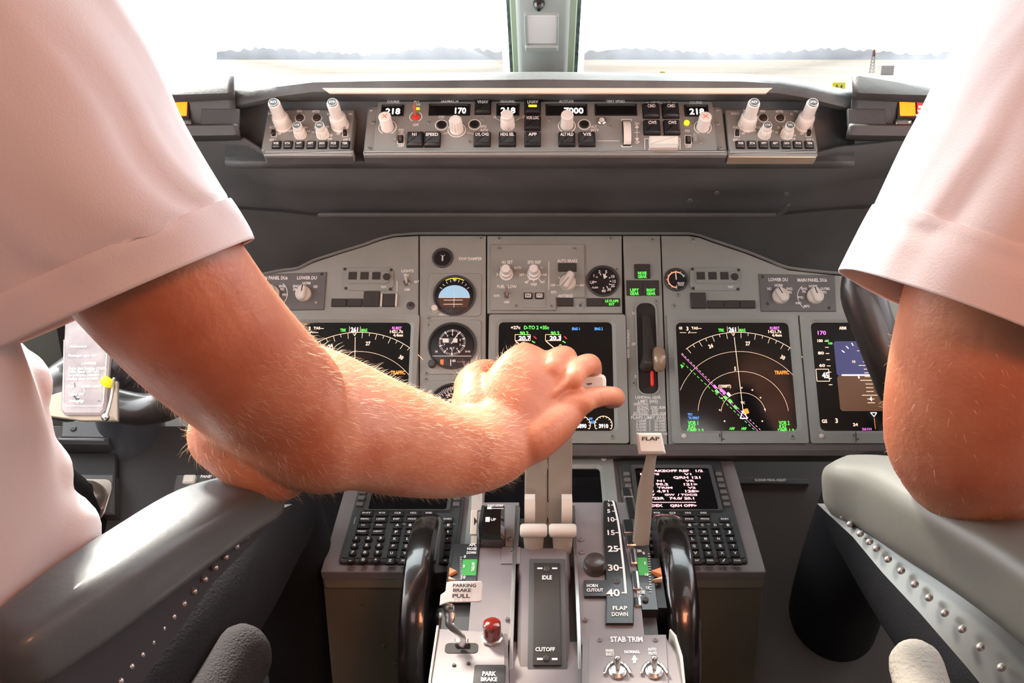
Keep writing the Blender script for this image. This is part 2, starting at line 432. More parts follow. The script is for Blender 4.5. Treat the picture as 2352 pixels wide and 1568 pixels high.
# ------------------------------------------------------------------ glareshield
M = camplane(1248, 780, 1.30, 17)                     # main instrument panel
G = camplane(1248, 292, 1.075, 24)                    # glareshield panels
gs_ = thing('glareshield', 'dark moulded glareshield hood across the whole panel under the windows', 'glareshield', W(1248, 190, 1.2))
XS = [520, 640, 720, 860, 1000, 1248, 1500, 1700, 1790, 1850, 1900, 1960]
YT = [216, 191, 181, 178, 177, 174, 177, 179, 184, 194, 206, 219]
rows = []
for dy, d in ((2, 1.75), (0, 1.32), (3, 1.12), (9, 1.062), (17, 1.045), (24, 1.045), (28, 1.055)):
    rows.append([W(1248+(x-1248)*1.0, (y if i in (0,) else y)+dy, d) for i, (x, y) in enumerate(zip(XS, YT))])
rows[0] = [Vector((p.x*1.31, 1.80, p.z-.035)) for p in rows[1]]
for q, d in ((226, 1.10), (300, 1.11), (364, 1.10), (371, 1.075), (376, 1.085)):
    rows.append([W(x, max(q, y+30) if q < 300 else q, d) for x, y in zip(XS, YT)])
g = MB(); g.grid(rows, hoodt); o = solid(g.build('hood', gs_, ang=60), .006)
# underside sweeping down to the panel
def at_panel(x, y, w=0): u, v = M.uv(x, y); return M.at(u, v, w)
ARCH = [(380, 640), (560, 640), (640, 622), (684, 616), (718, 599), (785, 577), (835, 562), (870, 549), (905, 540), (962, 536), (1117, 536), (1248, 536), (1430, 536), (1530, 536), (1581, 536), (1606, 540), (1639, 552), (1711, 576), (1769, 599), (1812, 615), (1922, 627), (2100, 640), (2330, 640)]
r0, r1, r1b, r2, r3 = [], [], [], [], []
def lerp(a, b, t): return a+(b-a)*t
def yat(P, x):
    for (a, b), (c, d) in zip(P, P[1:]):
        if a <= x <= c: return lerp(b, d, (x-a)/(c-a))
    return P[0][1] if x < P[0][0] else P[-1][1]
LIP = [(380, 310), (560, 320), (640, 374), (1860, 374), (1945, 330), (2330, 312)]
MIDY = [(380, 470), (600, 480), (720, 492), (1780, 492), (1900, 480), (2330, 460)]
for x, y in ARCH:
    yl, ym = yat(LIP, x), yat(MIDY, x)
    r0.append(W(x, yl, 1.082)); r1.append(W(x, lerp(yl, ym, .55), 1.20)); r1b.append(W(x, ym-4, 1.235)); r2.append(W(x, ym+3, 1.215)); r3.append(W(x, lerp(ym, y, .35), 1.27))
r4 = [at_panel(x, y, .004) for x, y in ARCH]
r5 = [at_panel(x, y-6, -.02) for x, y in ARCH]
g = MB(); g.grid([r0, r1, r1b, r2, r3, r4, r5], hood); solid(g.build('underside', gs_, ang=28), .004, 1)
g = MB()
g.tube([at_panel(x, y+1, .003) for x, y in ARCH[1:-1]], [.0028]*(len(ARCH)-2), mat('edge_moulding', (.17, .175, .17), .5), 8, k=3)
g.build('panel_edge_moulding', gs_)
g = MB(); g.tube([W(x, 493, 1.213) for x in (735, 900, 1248, 1600, 1782)]+[W(1800, 486, 1.20), W(1810, 470, 1.18)], [.0032]*7, hood, 8); g.build('ledge', gs_)
# flood-light strip under the hood lip
g = MB(Plane(W(1248, 209, 1.040), (1, 0, 0), (0, .2, 1)))
uL, uR = g.S.uv(741, 209)[0], g.S.uv(1771, 209)[0]
g.poly([(uL, .003), (uL+.008, -.003), (uR-.006, -.0032), (uR-.003, 0), (uR+.001, .003)], -.004, .003, mat('strip_peach', (.92, .74, .62), .5), .0008)
g.build('flood_light_strip', label='long pinkish flood light strip under the glareshield lip above the control panel', cat='light strip')
# screws into the underside
def screw(parent, S, x, y, r=4.5, m=None, name='screw', w=0):
    g = MB(S); u, v = S.uv(x, y); k = psc(S, x, y)[0]; r = r*k
    g.lathe(u, v, [(r*1.25, w), (r*1.25, w+.0006), (r, w+.0012), (r*.8, w+.0018)], m or dgrey, 14)
    a = (x*7+y) % 3
    g.line(u-r*.6*cos(a), v-r*.6*sin(a), u+r*.6*cos(a), v+r*.6*sin(a), r*.25, w+.0019, inkb); g.line(u+r*.6*sin(a), v-r*.6*cos(a), u-r*.6*sin(a), v+r*.6*cos(a), r*.25, w+.0019, inkb)
    return g.build(name, parent)
US = camplane(1600, 420, 1.165, -38)
for x, y in ((1675, 388), (1842, 393), (1646, 443), (1584, 460), (1806, 445)): screw(gs_, US.up(.012), x, y, 4.5, dgrey)
# scuffed paint on the worn centre edge
random.seed(5)
g = MB()
for k in range(46):
    x = random.uniform(1110, 1335); y = random.choice((176, 188, 188, 189)); l = random.uniform(1, 7) if y > 180 else random.uniform(.8, 2)
    d = 1.075 if y > 180 else 1.30
    a, b = W(x, y, d-.02), W(x+l, y+random.uniform(-.5, 1.5), d-.02); h = W(x, y-1.2, d-.02)-a
    g.add([a, b, b+h, a+h], [(0, 1, 2, 3)], brass)
g.build('worn_paint', gs_, kind='stuff')
# side wings with the warning lights
def wing(sgn, outer, lab):
    f = lambda x: x if sgn > 0 else 2496-x+outer
    X = [1957, 1972, 2060, 2160, 2352, 2560]; T = [180, 179, 194, 212, 246, 290]
    Lp = [214, 216, 220, 224, 262, 306]
    th = thing('glareshield_wing', lab, 'glareshield', W(f(2100), 250, 1.05))
    R = [[Vector((W(f(x), t, 1.0).x*1.56, 1.5, W(f(x), t, 1.0).z-.03)) for x, t in zip(X, T)],
         [W(f(x), t+1, 1.03) for x, t in zip(X, T)], [W(f(x), t+5, 1.005) for x, t in zip(X, T)],
         [W(f(x), l-4, 1.0) for x, l in zip(X, Lp)], [W(f(x), l+3, 1.005) for x, l in zip(X, Lp)], [W(f(x), l+7, 1.035) for x, l in zip(X, Lp)],
         [W(f(x-8), 290+(l-222)*.3, 1.045) for x, l in zip(X, Lp)], [W(f(x-10), 297+(l-222)*.3, 1.02) for x, l in zip(X, Lp)],
         [W(f(x-12), 306+(l-222)*.3, 1.02) for x, l in zip(X, Lp)], [W(f(x-14), 316+(l-222)*.3, 1.09) for x, l in zip(X, Lp)]]
    if sgn < 0: R = [r[::-1] for r in R]
    g = MB(); g.grid(R, mat('wing_shell', (.055, .058, .058), .5, var=.2, vs=10, bump=.15, bs=300)); solid(g.build('wing_shell', th, ang=50), .005)
    S = camplane(f(2060), 262, 1.042, 6).up(.004)
    g = MB(S); g.pbox(min(f(1945), f(2032)), 252, max(f(1945), f(2032)), 294, 0, .004, hood, .001, .001); g.build('blank_panel', th)
    for i, (a, b, m, t) in enumerate(((2061, 2095, orange, ''), (2101, 2135, redl, 'FIRE WARN'))):
        xa, xb = sorted((f(a), f(b)))
        w_ = thing('warning_light', ('square %s lit caption light on the %s glareshield wing' % (('orange', 'red fire warning')[i], ('left', 'right')[sgn > 0])), 'warning light', S.at(*S.uv((xa+xb)/2, 270), 0))
        g = MB(S); g.pbox(xa-4, 232, xb+4, 279, 0, .007, blk, .001, .001); g.build('housing', w_)
        g = MB(S); g.pbox(xa, 236, xb, 271, .007, .010, m, .001, .001); g.build('lens', w_)
        if t:
            g = MB(S.up(.0102)); g.pt('FIRE', (xa+xb)/2, 246, 6, eW, 18); g.pt('WARN', (xa+xb)/2, 255, 6, eW, 22); g.pt('BELL CUTOUT', (xa+xb)/2, 265, 4, eW, 30); g.build('lettering', w_)
        c = (xa+xb)/2-4*sgn
        g = MB(S); u, v = S.uv(c, 284); k = psc(S, c, 284)[0]
        g.lathe(u, v, [(19*k, .0), (19*k, .003), (16.5*k, .004), (15*k, .002), (13*k, .001)], steel, 26); g.build('chrome_ring', w_)
wing(1, 0, 'short raised glareshield wing at right, beside the right pilot\'s sleeve')
wing(-1, 0, 'short raised glareshield wing at left, beside the left pilot\'s sleeve')
# ------------------------------------------------------------------ mode control panel
def sub(parent, S, name, fn, label=None):
    g = MB(S); fn(g); return g.build(name, parent, label)
def button(parent, S, x0, y0, x1, y1, txt='', lit=None, m=None, tm=None, w=0, h=.0065, name='push_button', lab=None):
    g = MB(S); k = psc(S, x0, y0)[0]
    g.pbox(x0-1.5, y0-1.2, x1+1.5, y1+1.2, w, w+.0012, blk, .001)
    g.pbox(x0, y0, x1, y1, w, w+h, m or keym, .0012, .0022*min(1, (x1-x0)/30))
    if lit: g.pbox(x0+8, y0+(y1-y0)*.52, x1-8, y0+(y1-y0)*.68, w+h, w+h+.0004, lit)
    if txt:
        T = txt.split('/n'); n = len(T)
        for i, s_ in enumerate(T):
            g.pt(s_, (x0+x1)/2, y0+(y1-y0)*((.30 if n == 1 and (y1-y0) > 20 else .5)+(.24*(i-(n-1)/2))), min(7, (y1-y0)*.26+1), tm or paint, min(x1-x0-6, 6.2*len(s_)), w=w+h+.0004)
    return g.build(name, parent, lab)
def label(g, rows, m=None):
    for r in rows: g.pt(r[0], r[1], r[2], r[3] if len(r) > 3 else 7, m or paint, r[4] if len(r) > 4 else None, al=r[5] if len(r) > 5 else 'c')
def knob(parent, S, x, y, r, h, m=None, kn=.0, skirt=1.0, top=.92, cap=None, name='knob', w=0, mark=None, n=28, lab=None):
    g = MB(S); u, v = S.uv(x, y); k = psc(S, x, y)[0]; r *= k
    g.lathe(u, v, [(r*skirt, w), (r*skirt, w+h*.12), (r*.98, w+h*.16)], m or knobw, n, 0)
    g.lathe(u, v, [(r*.97, w+h*.12), (r*top, w+h*.9), (r*top*.9, w+h)], m or knobw, n, kn)
    if cap: g.lathe(u, v, [(r*cap[0], w+h), (r*cap[0], w+h*cap[1]), (r*cap[0]*.88, w+h*cap[1]+.0007)], cap[2] if len(cap) > 2 else (m or knobw), n, cap[3] if len(cap) > 3 else 0)
    if mark:
        H = w+h*(cap[1] if cap else 1)+.001
        for a in (45, 135): g.line(u-r*.5*cos(radians(a)), v-r*.5*sin(radians(a)), u+r*.5*cos(radians(a)), v+r*.5*sin(radians(a)), r*.13, H, mark)
    return g.build(name, parent, lab)
def toggle(parent, S, x, y, r, m=None, up=1, name='toggle_switch', ring=None, bm=None):
    g = MB(S); u, v = S.uv(x, y); k = psc(S, x, y)[0]; r *= k
    g.lathe(u, v, [(r, 0), (r, .002), (r*.8, .003)], bm or steel, 16)
    a = S.at(u, v, .002); b = S.at(u, v+up*r*1.4, .016)
    g.tube([a, b], [r*.28, r*.45], m or steel, 10); return g.build(name, parent)
def window(parent, S, x0, y0, x1, y1, txt='', tx=None, al='r', wp=None, name='readout', hp=13, ty=None):
    g = MB(S); g.pbox(x0, y0, x1, y1, 0, .0014, blk, .0006)
    g.pbox(x0+4, y0+6, x1-4, y1-2, .0014, .0016, scrm)
    g.pl(x0+5, y0+3, x1-5, y0+3, 1.2, .0017, grey)
    if txt: g.pt(txt, tx, ty or (y0+y1)/2+3, hp, eW, wp, w=.002, al=al)
    return g.build(name, parent)
mcp = thing('mode_control_panel', 'wide grey autopilot control panel in the middle of the glareshield', 'control panel', G.at(*G.uv(1250, 345), 0))
def f(g):
    g.pbox(838, 238, 1667, 350, -.02, -.004, mcpg, .008, .002)
    g.pbox(862, 232, 1642, 347, -.004, 0, mcpg, .004, .001)
sub(mcp, G, 'faceplate', f)
G2 = G.up(-.006)
sub(mcp, G, 'lower_lip', lambda g: (g.pbox(836, 350, 1668, 360, -.008, .006, mcpg, .001, .002), g.pbox(836, 360, 1668, 363, -.010, .002, dgrey, .001, .001)))
for x, y in ((852, 247), (856, 277), (846, 337), (1649, 247), (1650, 279), (1655, 336)): screw(mcp, G, x, y, 4.5, grey, w=-.004)
for x, y in ((1077, 326), (1262, 275), (1402, 291), (1610, 328), (1108, 274), (984, 282)): screw(mcp, G, x, y, 3, grey)
Gt = G.up(.0004)
def f(g):
    label(g, [('COURSE', 903, 234, 6, 29), ('A/T', 957, 233, 5.5, 14), ('ARM', 957, 240, 5.5, 17), ('OFF', 955, 287, 6, 14), ('IAS/MACH', 1033, 233, 6, 40),
              ('HEADING', 1166, 233, 6, 34), ('ALTITUDE', 1301, 233, 6, 33), ('VERT SPEED', 1414, 233, 6, 43), ('A/P ENGAGE', 1517, 236, 6, 46), ('COURSE', 1598, 236, 6, 29),
              ('C/O', 1014, 269, 6, 14), ('SPD', 1111, 291, 6, 14), ('INTV', 1112, 299, 6, 17), ('ALT', 1364, 291, 6, 13), ('INTV', 1366, 299, 6, 18), ('10', 1136, 269, 5.5, 7), ('30', 1203, 269, 5.5, 9),
              ('F/D', 922, 299, 5.5, 12), ('ON', 922, 305, 4.5, 9), ('OFF', 921, 335, 5.5, 14), ('F/D', 1579, 301, 5.5, 12), ('OFF', 1581, 337, 5.5, 14), ('DN', 1463, 284, 6, 11), ('UP', 1464, 327, 6, 10), ('DISENGAGE', 1520, 319, 6, 44), ('A', 1489, 238, 5, 5), ('B', 1546, 238, 5, 5)])
    for x, y, r in ((890, 292, 20), (1049, 298, 20), (1302, 289, 19.5), (1614, 292, 19.5), (955, 268, 14)):
        u, v = g.S.uv(x, y); k = psc(g.S, x, y)[0]
        g.arc(u, v, r*k, -60 if x != 1302 and x != 1049 else 0, 60 if x != 1302 and x != 1049 else 360, 2.2*k, 0, paint)
        if x not in (1302, 1049): g.arc(u, v, r*k, 120, 240, 2.2*k, 0, paint)
    for x, y in ((1014, 287), (1090, 286), (1342, 286)):
        u, v = g.S.uv(x, y); k = psc(g.S, x, y)[0]; g.arc(u, v, 14*k, 0, 360, 2.2*k, 0, paint, 30)
    for q in ((1015, 308, 1030, 304), (1072, 304, 1088, 308), (1138, 271, 1148, 277), (1184, 277, 1196, 270), (1372, 323.5, 1423, 323.5), (1463, 289, 1463, 320), (1457, 304, 1469, 304)): g.pl(*q, 1.5, 0, paint)
    for y, s_ in ((290, 1), (321, -1)): g.ppoly([(1463, y-4*s_), (1458, y+4*s_), (1468, y+4*s_)], 0, .0002, paint)
    for q in ((913, 309, 928, 309), (928, 309, 928, 330), (928, 330, 913, 330), (913, 330, 913, 309), (1573, 311, 1588, 311), (1588, 311, 1588, 332), (1588, 332, 1573, 332), (1573, 332, 1573, 311),
              (1481, 343, 1481, 318), (1481, 318, 1496, 318), (1545, 318, 1562, 318), (1562, 318, 1562, 343), (1428, 278, 1428, 274), (1428, 274, 1450, 274), (1450, 274, 1450, 278), (1428, 333, 1428, 337), (1428, 337, 1450, 337), (1450, 337, 1450, 333)): g.pl(*q, 1.8, 0, paint)
    for a, b in ((1477, 1489), (1557, 1545)): g.pl(a, 238, b, 235, 2, 0, paint)
sub(mcp, Gt, 'lettering', f)
window(mcp, G, 876, 242, 928, 267, '218', 920, wp=34)
window(mcp, G, 985, 240, 1080, 266, '170', 1071, wp=29)
window(mcp, G, 1140, 239, 1193, 266, '218', 1184, wp=34)
window(mcp, G, 1253, 240, 1349, 266, '7000', 1340, wp=45)
window(mcp, G, 1366, 240, 1463, 266)
window(mcp, G, 1572, 242, 1627, 268, '218', 1617, wp=34)
for q in ((1092, 233, 1127, 263, 'VNAV'), (1206, 233, 1241, 263, 'LNAV', yel), (1206, 269, 1241, 300, 'VOR LOC'), (1206, 307, 1241, 337, 'APP'), (936, 307, 972, 338, 'N1'), (976, 307, 1011, 338, 'SPEED'),
          (1090, 307, 1126, 337, 'LVL CHG'), (1147, 307, 1184, 337, 'HDG SEL'), (1284, 307, 1320, 337, 'ALT HLD'), (1330, 307, 1366, 337, 'V/S'), (1477, 242, 1513, 272, 'CMD'), (1522, 242, 1558, 272, 'CMD'), (1479, 280, 1515, 310, 'CWS'), (1525, 280, 1560, 310, 'CWS')):
    button(mcp, G, *q)
knob(mcp, G, 890, 293, 15, .020, cap=(.95, 1.05), mark=orp, name='course_knob'); knob(mcp, G, 1614, 293, 15, .020, cap=(.95, 1.05), mark=orp, name='course_knob')
knob(mcp, G, 1049, 298, 16, .020, kn=.16, name='speed_knob'); knob(mcp, G, 1166, 288, 17, .016, kn=.04, cap=(.82, 1.3, knobw, .03), name='heading_knob'); knob(mcp, G, 1302, 288, 15, .017, kn=.04, cap=(.95, 1.2, knobw, .03), name='altitude_knob')
for x, y in ((1014, 287), (1090, 286), (1342, 286)): sub(mcp, G, 'round_button', lambda g: g.lathe(*G.uv(x, y), [(.0055, 0), (.0055, .0015), (.004, .002), (.0035, .001)], blk, 20))
toggle(mcp, G, 955, 270, 8, mat('toggle_red', (.55, .12, .08), .4), 1, bm=redm)
for x, y in ((920, 320), (1580, 322)): sub(mcp, G, 'rocker_switch', lambda g: (g.pbox(x-5, y-8, x+6, y+8, 0, .002, blk, .001), g.pbox(x-2, y-3, x+4, y+6, .002, .007, dgrey, .0005, .001), g.pbox(x-16 if x < 1000 else x+10, y-11, x-7 if x < 1000 else x+19, y+5, 0, .005, grey, .0005, .001)))
sub(mcp, G, 'indicator_light', lambda g: (g.lathe(*G.uv(1382, 280), [(.0058, 0), (.0058, .003), (.0045, .0045)], steel, 20), g.lathe(*G.uv(1382, 280), [(.0048, .003), (.003, .0052)], ivory, 20)), 'round white light')
sub(mcp, G, 'indicator_light', lambda g: (g.lathe(*G.uv(1577, 283), [(.0035, 0), (.0035, .002)], yel, 16),), 'small yellow light')
sub(mcp, G, 'indicator_light', lambda g: g.pbox(952, 248, 964, 252, 0, .001, yel, .0004), 'tiny yellow lamp')
def f(g):
    x0, y0, x1, y1 = g.rc(1431, 280, 1448, 333); n = 10; R = []
    for k in range(n+1):
        a = pi*k/n; R.append([G.at(u, (y0+y1)/2-cos(a)*(y1-y0)/2, .009*sin(a)) for u in (x0, x1)])
    g.grid(R, knobw); 
    for k in range(1, 20):
        a = pi*k/20; a2 = a+.05
        g.add([G.at(x0+.001, (y0+y1)/2-cos(a)*(y1-y0)/2, .0093*sin(a)), G.at(x1-.001, (y0+y1)/2-cos(a)*(y1-y0)/2, .0093*sin(a)), G.at(x1-.001, (y0+y1)/2-cos(a2)*(y1-y0)/2, .0093*sin(a2)), G.at(x0+.001, (y0+y1)/2-cos(a2)*(y1-y0)/2, .0093*sin(a2))], [(0, 1, 2, 3)], ivory)
    g.pbox(1430, 278, 1449, 335, 0, .0008, blk, .001)
sub(mcp, G, 'vertical_speed_wheel', f, 'white vertical thumbwheel')
sub(mcp, G, 'disengage_bar', lambda g: (g.pbox(1490, 322, 1556, 344, 0, .010, ivory, .001, .0015), g.pbox(1489, 343, 1554, 353, .001, .012, mat('bar_shade', (.55, .53, .48), .4), .001, .001)), 'ivory bar')
# ------------------------------------------------------------------ EFIS panels
def efis(dx, lab, yaw):
    th = thing('display_control_panel', lab, 'control panel', G.at(*G.uv(1774+dx, 345), 0))
    X = lambda x: x+dx
    sub(th, G, 'faceplate', lambda g: (g.pbox(X(1671), 252, X(1872), 346, -.02, 0, mcpg, .002, .001), g.pbox(X(1671), 347, X(1876), 360, -.010, .004, mcpg, .001, .002), g.pbox(X(1673), 360, X(1874), 363, -.012, .002, brass if dx == 0 else dgrey, .001, .0006)))
    def f(g):
        label(g, [('RADIO', X(1689), 261, 5.5, 19), ('MINS', X(1712), 254, 4.5, 10), ('FPV', X(1752), 256, 5.5, 12), ('MTRS', X(1790), 256, 5.5, 17), ('IN', X(1818), 262, 5.5, 6), ('HPA', X(1878-9), 262, 5, 9), ('BARO', X(1828), 256, 4.5, 10), ('VOR 1', X(1691), 293, 5.5, 16), ('OFF', X(1706), 307, 5.5, 9), ('ADF 1', X(1691), 321, 5.5, 16),
                  ('VOR 2', X(1857), 293, 5.5, 16), ('OFF', X(1842), 307, 5.5, 9), ('ADF 2', X(1860), 321, 5.5, 16), ('VOR', X(1741), 293, 5.5, 11), ('APP', X(1732), 301, 5.5, 9), ('MAP', X(1767), 293, 5, 9), ('PLN', X(1773), 301, 5, 8), ('20', X(1788), 293, 5, 7), ('10', X(1783), 304, 5, 7), ('40', X(1799), 291, 5, 7), ('80', X(1817), 291, 5, 7), ('320', X(1823), 311, 5, 10), ('640', X(1822), 319, 5, 10)])
        for x in (1753, 1792):
            u, v = g.S.uv(X(x), 271); k = psc(g.S, X(x), 271)[0]; g.arc(u, v, 11*k, 0, 360, 2.0*k, 0, paint, 26)
        for x in (1693, 1857):
            for a in ((x-6, 299, x+6, 299), (x+6, 299, x+6, 314), (x+6, 314, x-6, 314), (x-6, 314, x-6, 299)): g.pl(X(a[0]), a[1], X(a[2]), a[3], 1.3, 0, paint)
    sub(th, Gt, 'lettering', f)
    for x in (1715, 1845): knob(th, G, X(x), 288, 20, .018, kn=.05, skirt=1.05, top=.95, cap=(.68, 2.3, knobw, .05), name='selector_knob')
    Gc = G.up(.0432)
    for x, t in ((1715, 'RST'), (1845, 'STD')):
        def f(g, x=x, t=t):
            u, v = G.uv(X(x), 288); k = psc(G, X(x), 288)[0]
            g.S = Gc; g.lathe(u, v, [(.0058, 0), (.0058, .0006)], gloss, 20); g.arc(u, v, .0055, 0, 360, .0006, .001, paint); g.text(t, u, v, .0032, paint, .001, wid=.0075)
        sub(th, G, 'knob_cap', f, 'black ringed cap')
    for x, t in ((1755, 'CTR'), (1806, 'TFC')):
        knob(th, G, X(x), 310, 15, .011, m=knobw, kn=.14, cap=(.7, 1.6), name='mode_knob')
        def f(g, x=x, t=t):
            u, v = G.uv(X(x), 310); g.S = G.up(.0186); g.lathe(u, v, [(.0052, 0), (.0052, .0004)], gloss, 20); g.arc(u, v, .005, 0, 360, .0006, .0008, paint); g.text(t, u, v, .0028, paint, .0008, wid=.0065)
        sub(th, G, 'knob_cap', f, 'black ringed cap')
    for x in (1753, 1792): sub(th, G, 'round_button', lambda g: g.lathe(*G.uv(X(x), 271), [(.0048, 0), (.0048, .002), (.004, .0028)], mat('button_brown', (.05, .035, .03), .4), 20))
    for x in (1693, 1857): sub(th, G, 'rocker_switch', lambda g: (g.pbox(X(x)-4, 301, X(x)+4, 312, 0, .005, blk, .001, .0008), g.pbox(X(x)-2, 299, X(x)+3, 303, .004, .007, grey, .0005)))
    for i, t in enumerate(('WXR', 'STA', 'WPT', 'ARPT', 'DATA', 'POS', 'TERR')):
        x = X(1700+26.3*i); button(th, G, x-9, 326, x+9, 341, t, h=.004, name='map_button')
efis(0, 'grey display control panel with two tall white knobs, right end of glareshield', 0)
efis(-1064, 'grey display control panel with two tall white knobs, left end of glareshield', 0)
# ------------------------------------------------------------------ main instrument panel
mip = thing('main_instrument_panel', 'grey main instrument panel of flush screwed plates below the glareshield', 'instrument panel', M.at(0, M.uv(1248, 1030)[1], 0))
topL = [(962, 541), (905, 544), (870, 553), (835, 566), (785, 581), (718, 603), (684, 619), (640, 625), (400, 640)]
def sect(name, P): sub(mip, M, name, lambda g: g.ppoly(P, -.006, 0, grey, .0008))
sub(mip, M, 'backing', lambda g: g.ppoly([(390, 650), (690, 622), (790, 582), (910, 545), (1584, 545), (1700, 580), (1810, 620), (2330, 650), (2330, 1024), (330, 1024)], -.03, -.007, recm))
sect('panel_plate', [(961, 1021), (961, 541)]+topL[1:]+[(340, 1021)])
sect('panel_plate', [(1116, 541), (1116, 1021), (964, 1021), (964, 541)])
sect('panel_plate', [(1428, 541), (1429, 719), (1119, 719), (1119, 541)])
sect('panel_plate', [(1516, 541), (1533, 1021), (1447, 1021), (1431, 541)])
sect('panel_plate', [(1519, 541), (1581, 541), (1606, 545), (1639, 557), (1711, 581), (1769, 604), (1812, 620), (1922, 632), (2330, 650), (2340, 1021), (1536, 1021)])
for x, y in ((1105, 547), (1147, 548), (1402, 548), (1498, 551), (1592, 551), (1548, 703), (1333, 702), (943, 702), (985, 747), (985, 732), (980, 857), (979, 871), (1455, 880), (1557, 677)): screw(mip, M, x, y, 5 if x not in (943, 1333) else 8, grey if x != 943 else dgrey)
for x, y in ((1507, 692), (1417, 619)): screw(mip, M, x, y, 4, grey)
# --- display units
def bezel(th, x0, y0, x1, y1, sx0, sy0, sx1, sy1, latch=None):
    def f(g):
        a = g.rc(x0, y0, x1, y1); b = g.rc(sx0, sy0, sx1, sy1)
        O = rrect(*a, .004, 3); I = rrect(*b, .007, 3); I2 = rrect(b[0]-.005, b[1]-.004, b[2]+.005, b[3]+.004, .009, 3)
        n = len(O); R = [[M.at(p[0], p[1], w) for p in P] for P, w in ((O, 0), (O, .005), (I2, .006), (I, .0025), (I, .0008))]
        g.rings(R, grey, False, False)
    sub(th, M, 'bezel', f)
    sub(th, M, 'light_sensor', lambda g: g.lathe(*M.uv(sx0+12, sy1+13), [(.0036, .005), (.0036, .007), (.002, .008)], ivory, 16), 'small white dot')
    screw(th, M, sx1-2, sy1+14, 6.5, grey, w=.005)
    if latch: sub(th, M, 'latch', lambda g: (g.pl(latch, sy1+2, latch+1, y1-3, 1.6, .0064, inkb), g.pl(latch-4, sy1+8, latch-4, sy1+15, 2, .0064, inkb), g.pl(latch+2, sy1+20, latch+8, sy1+20, 2, .0064, inkb)))
SC = M.up(.0026)
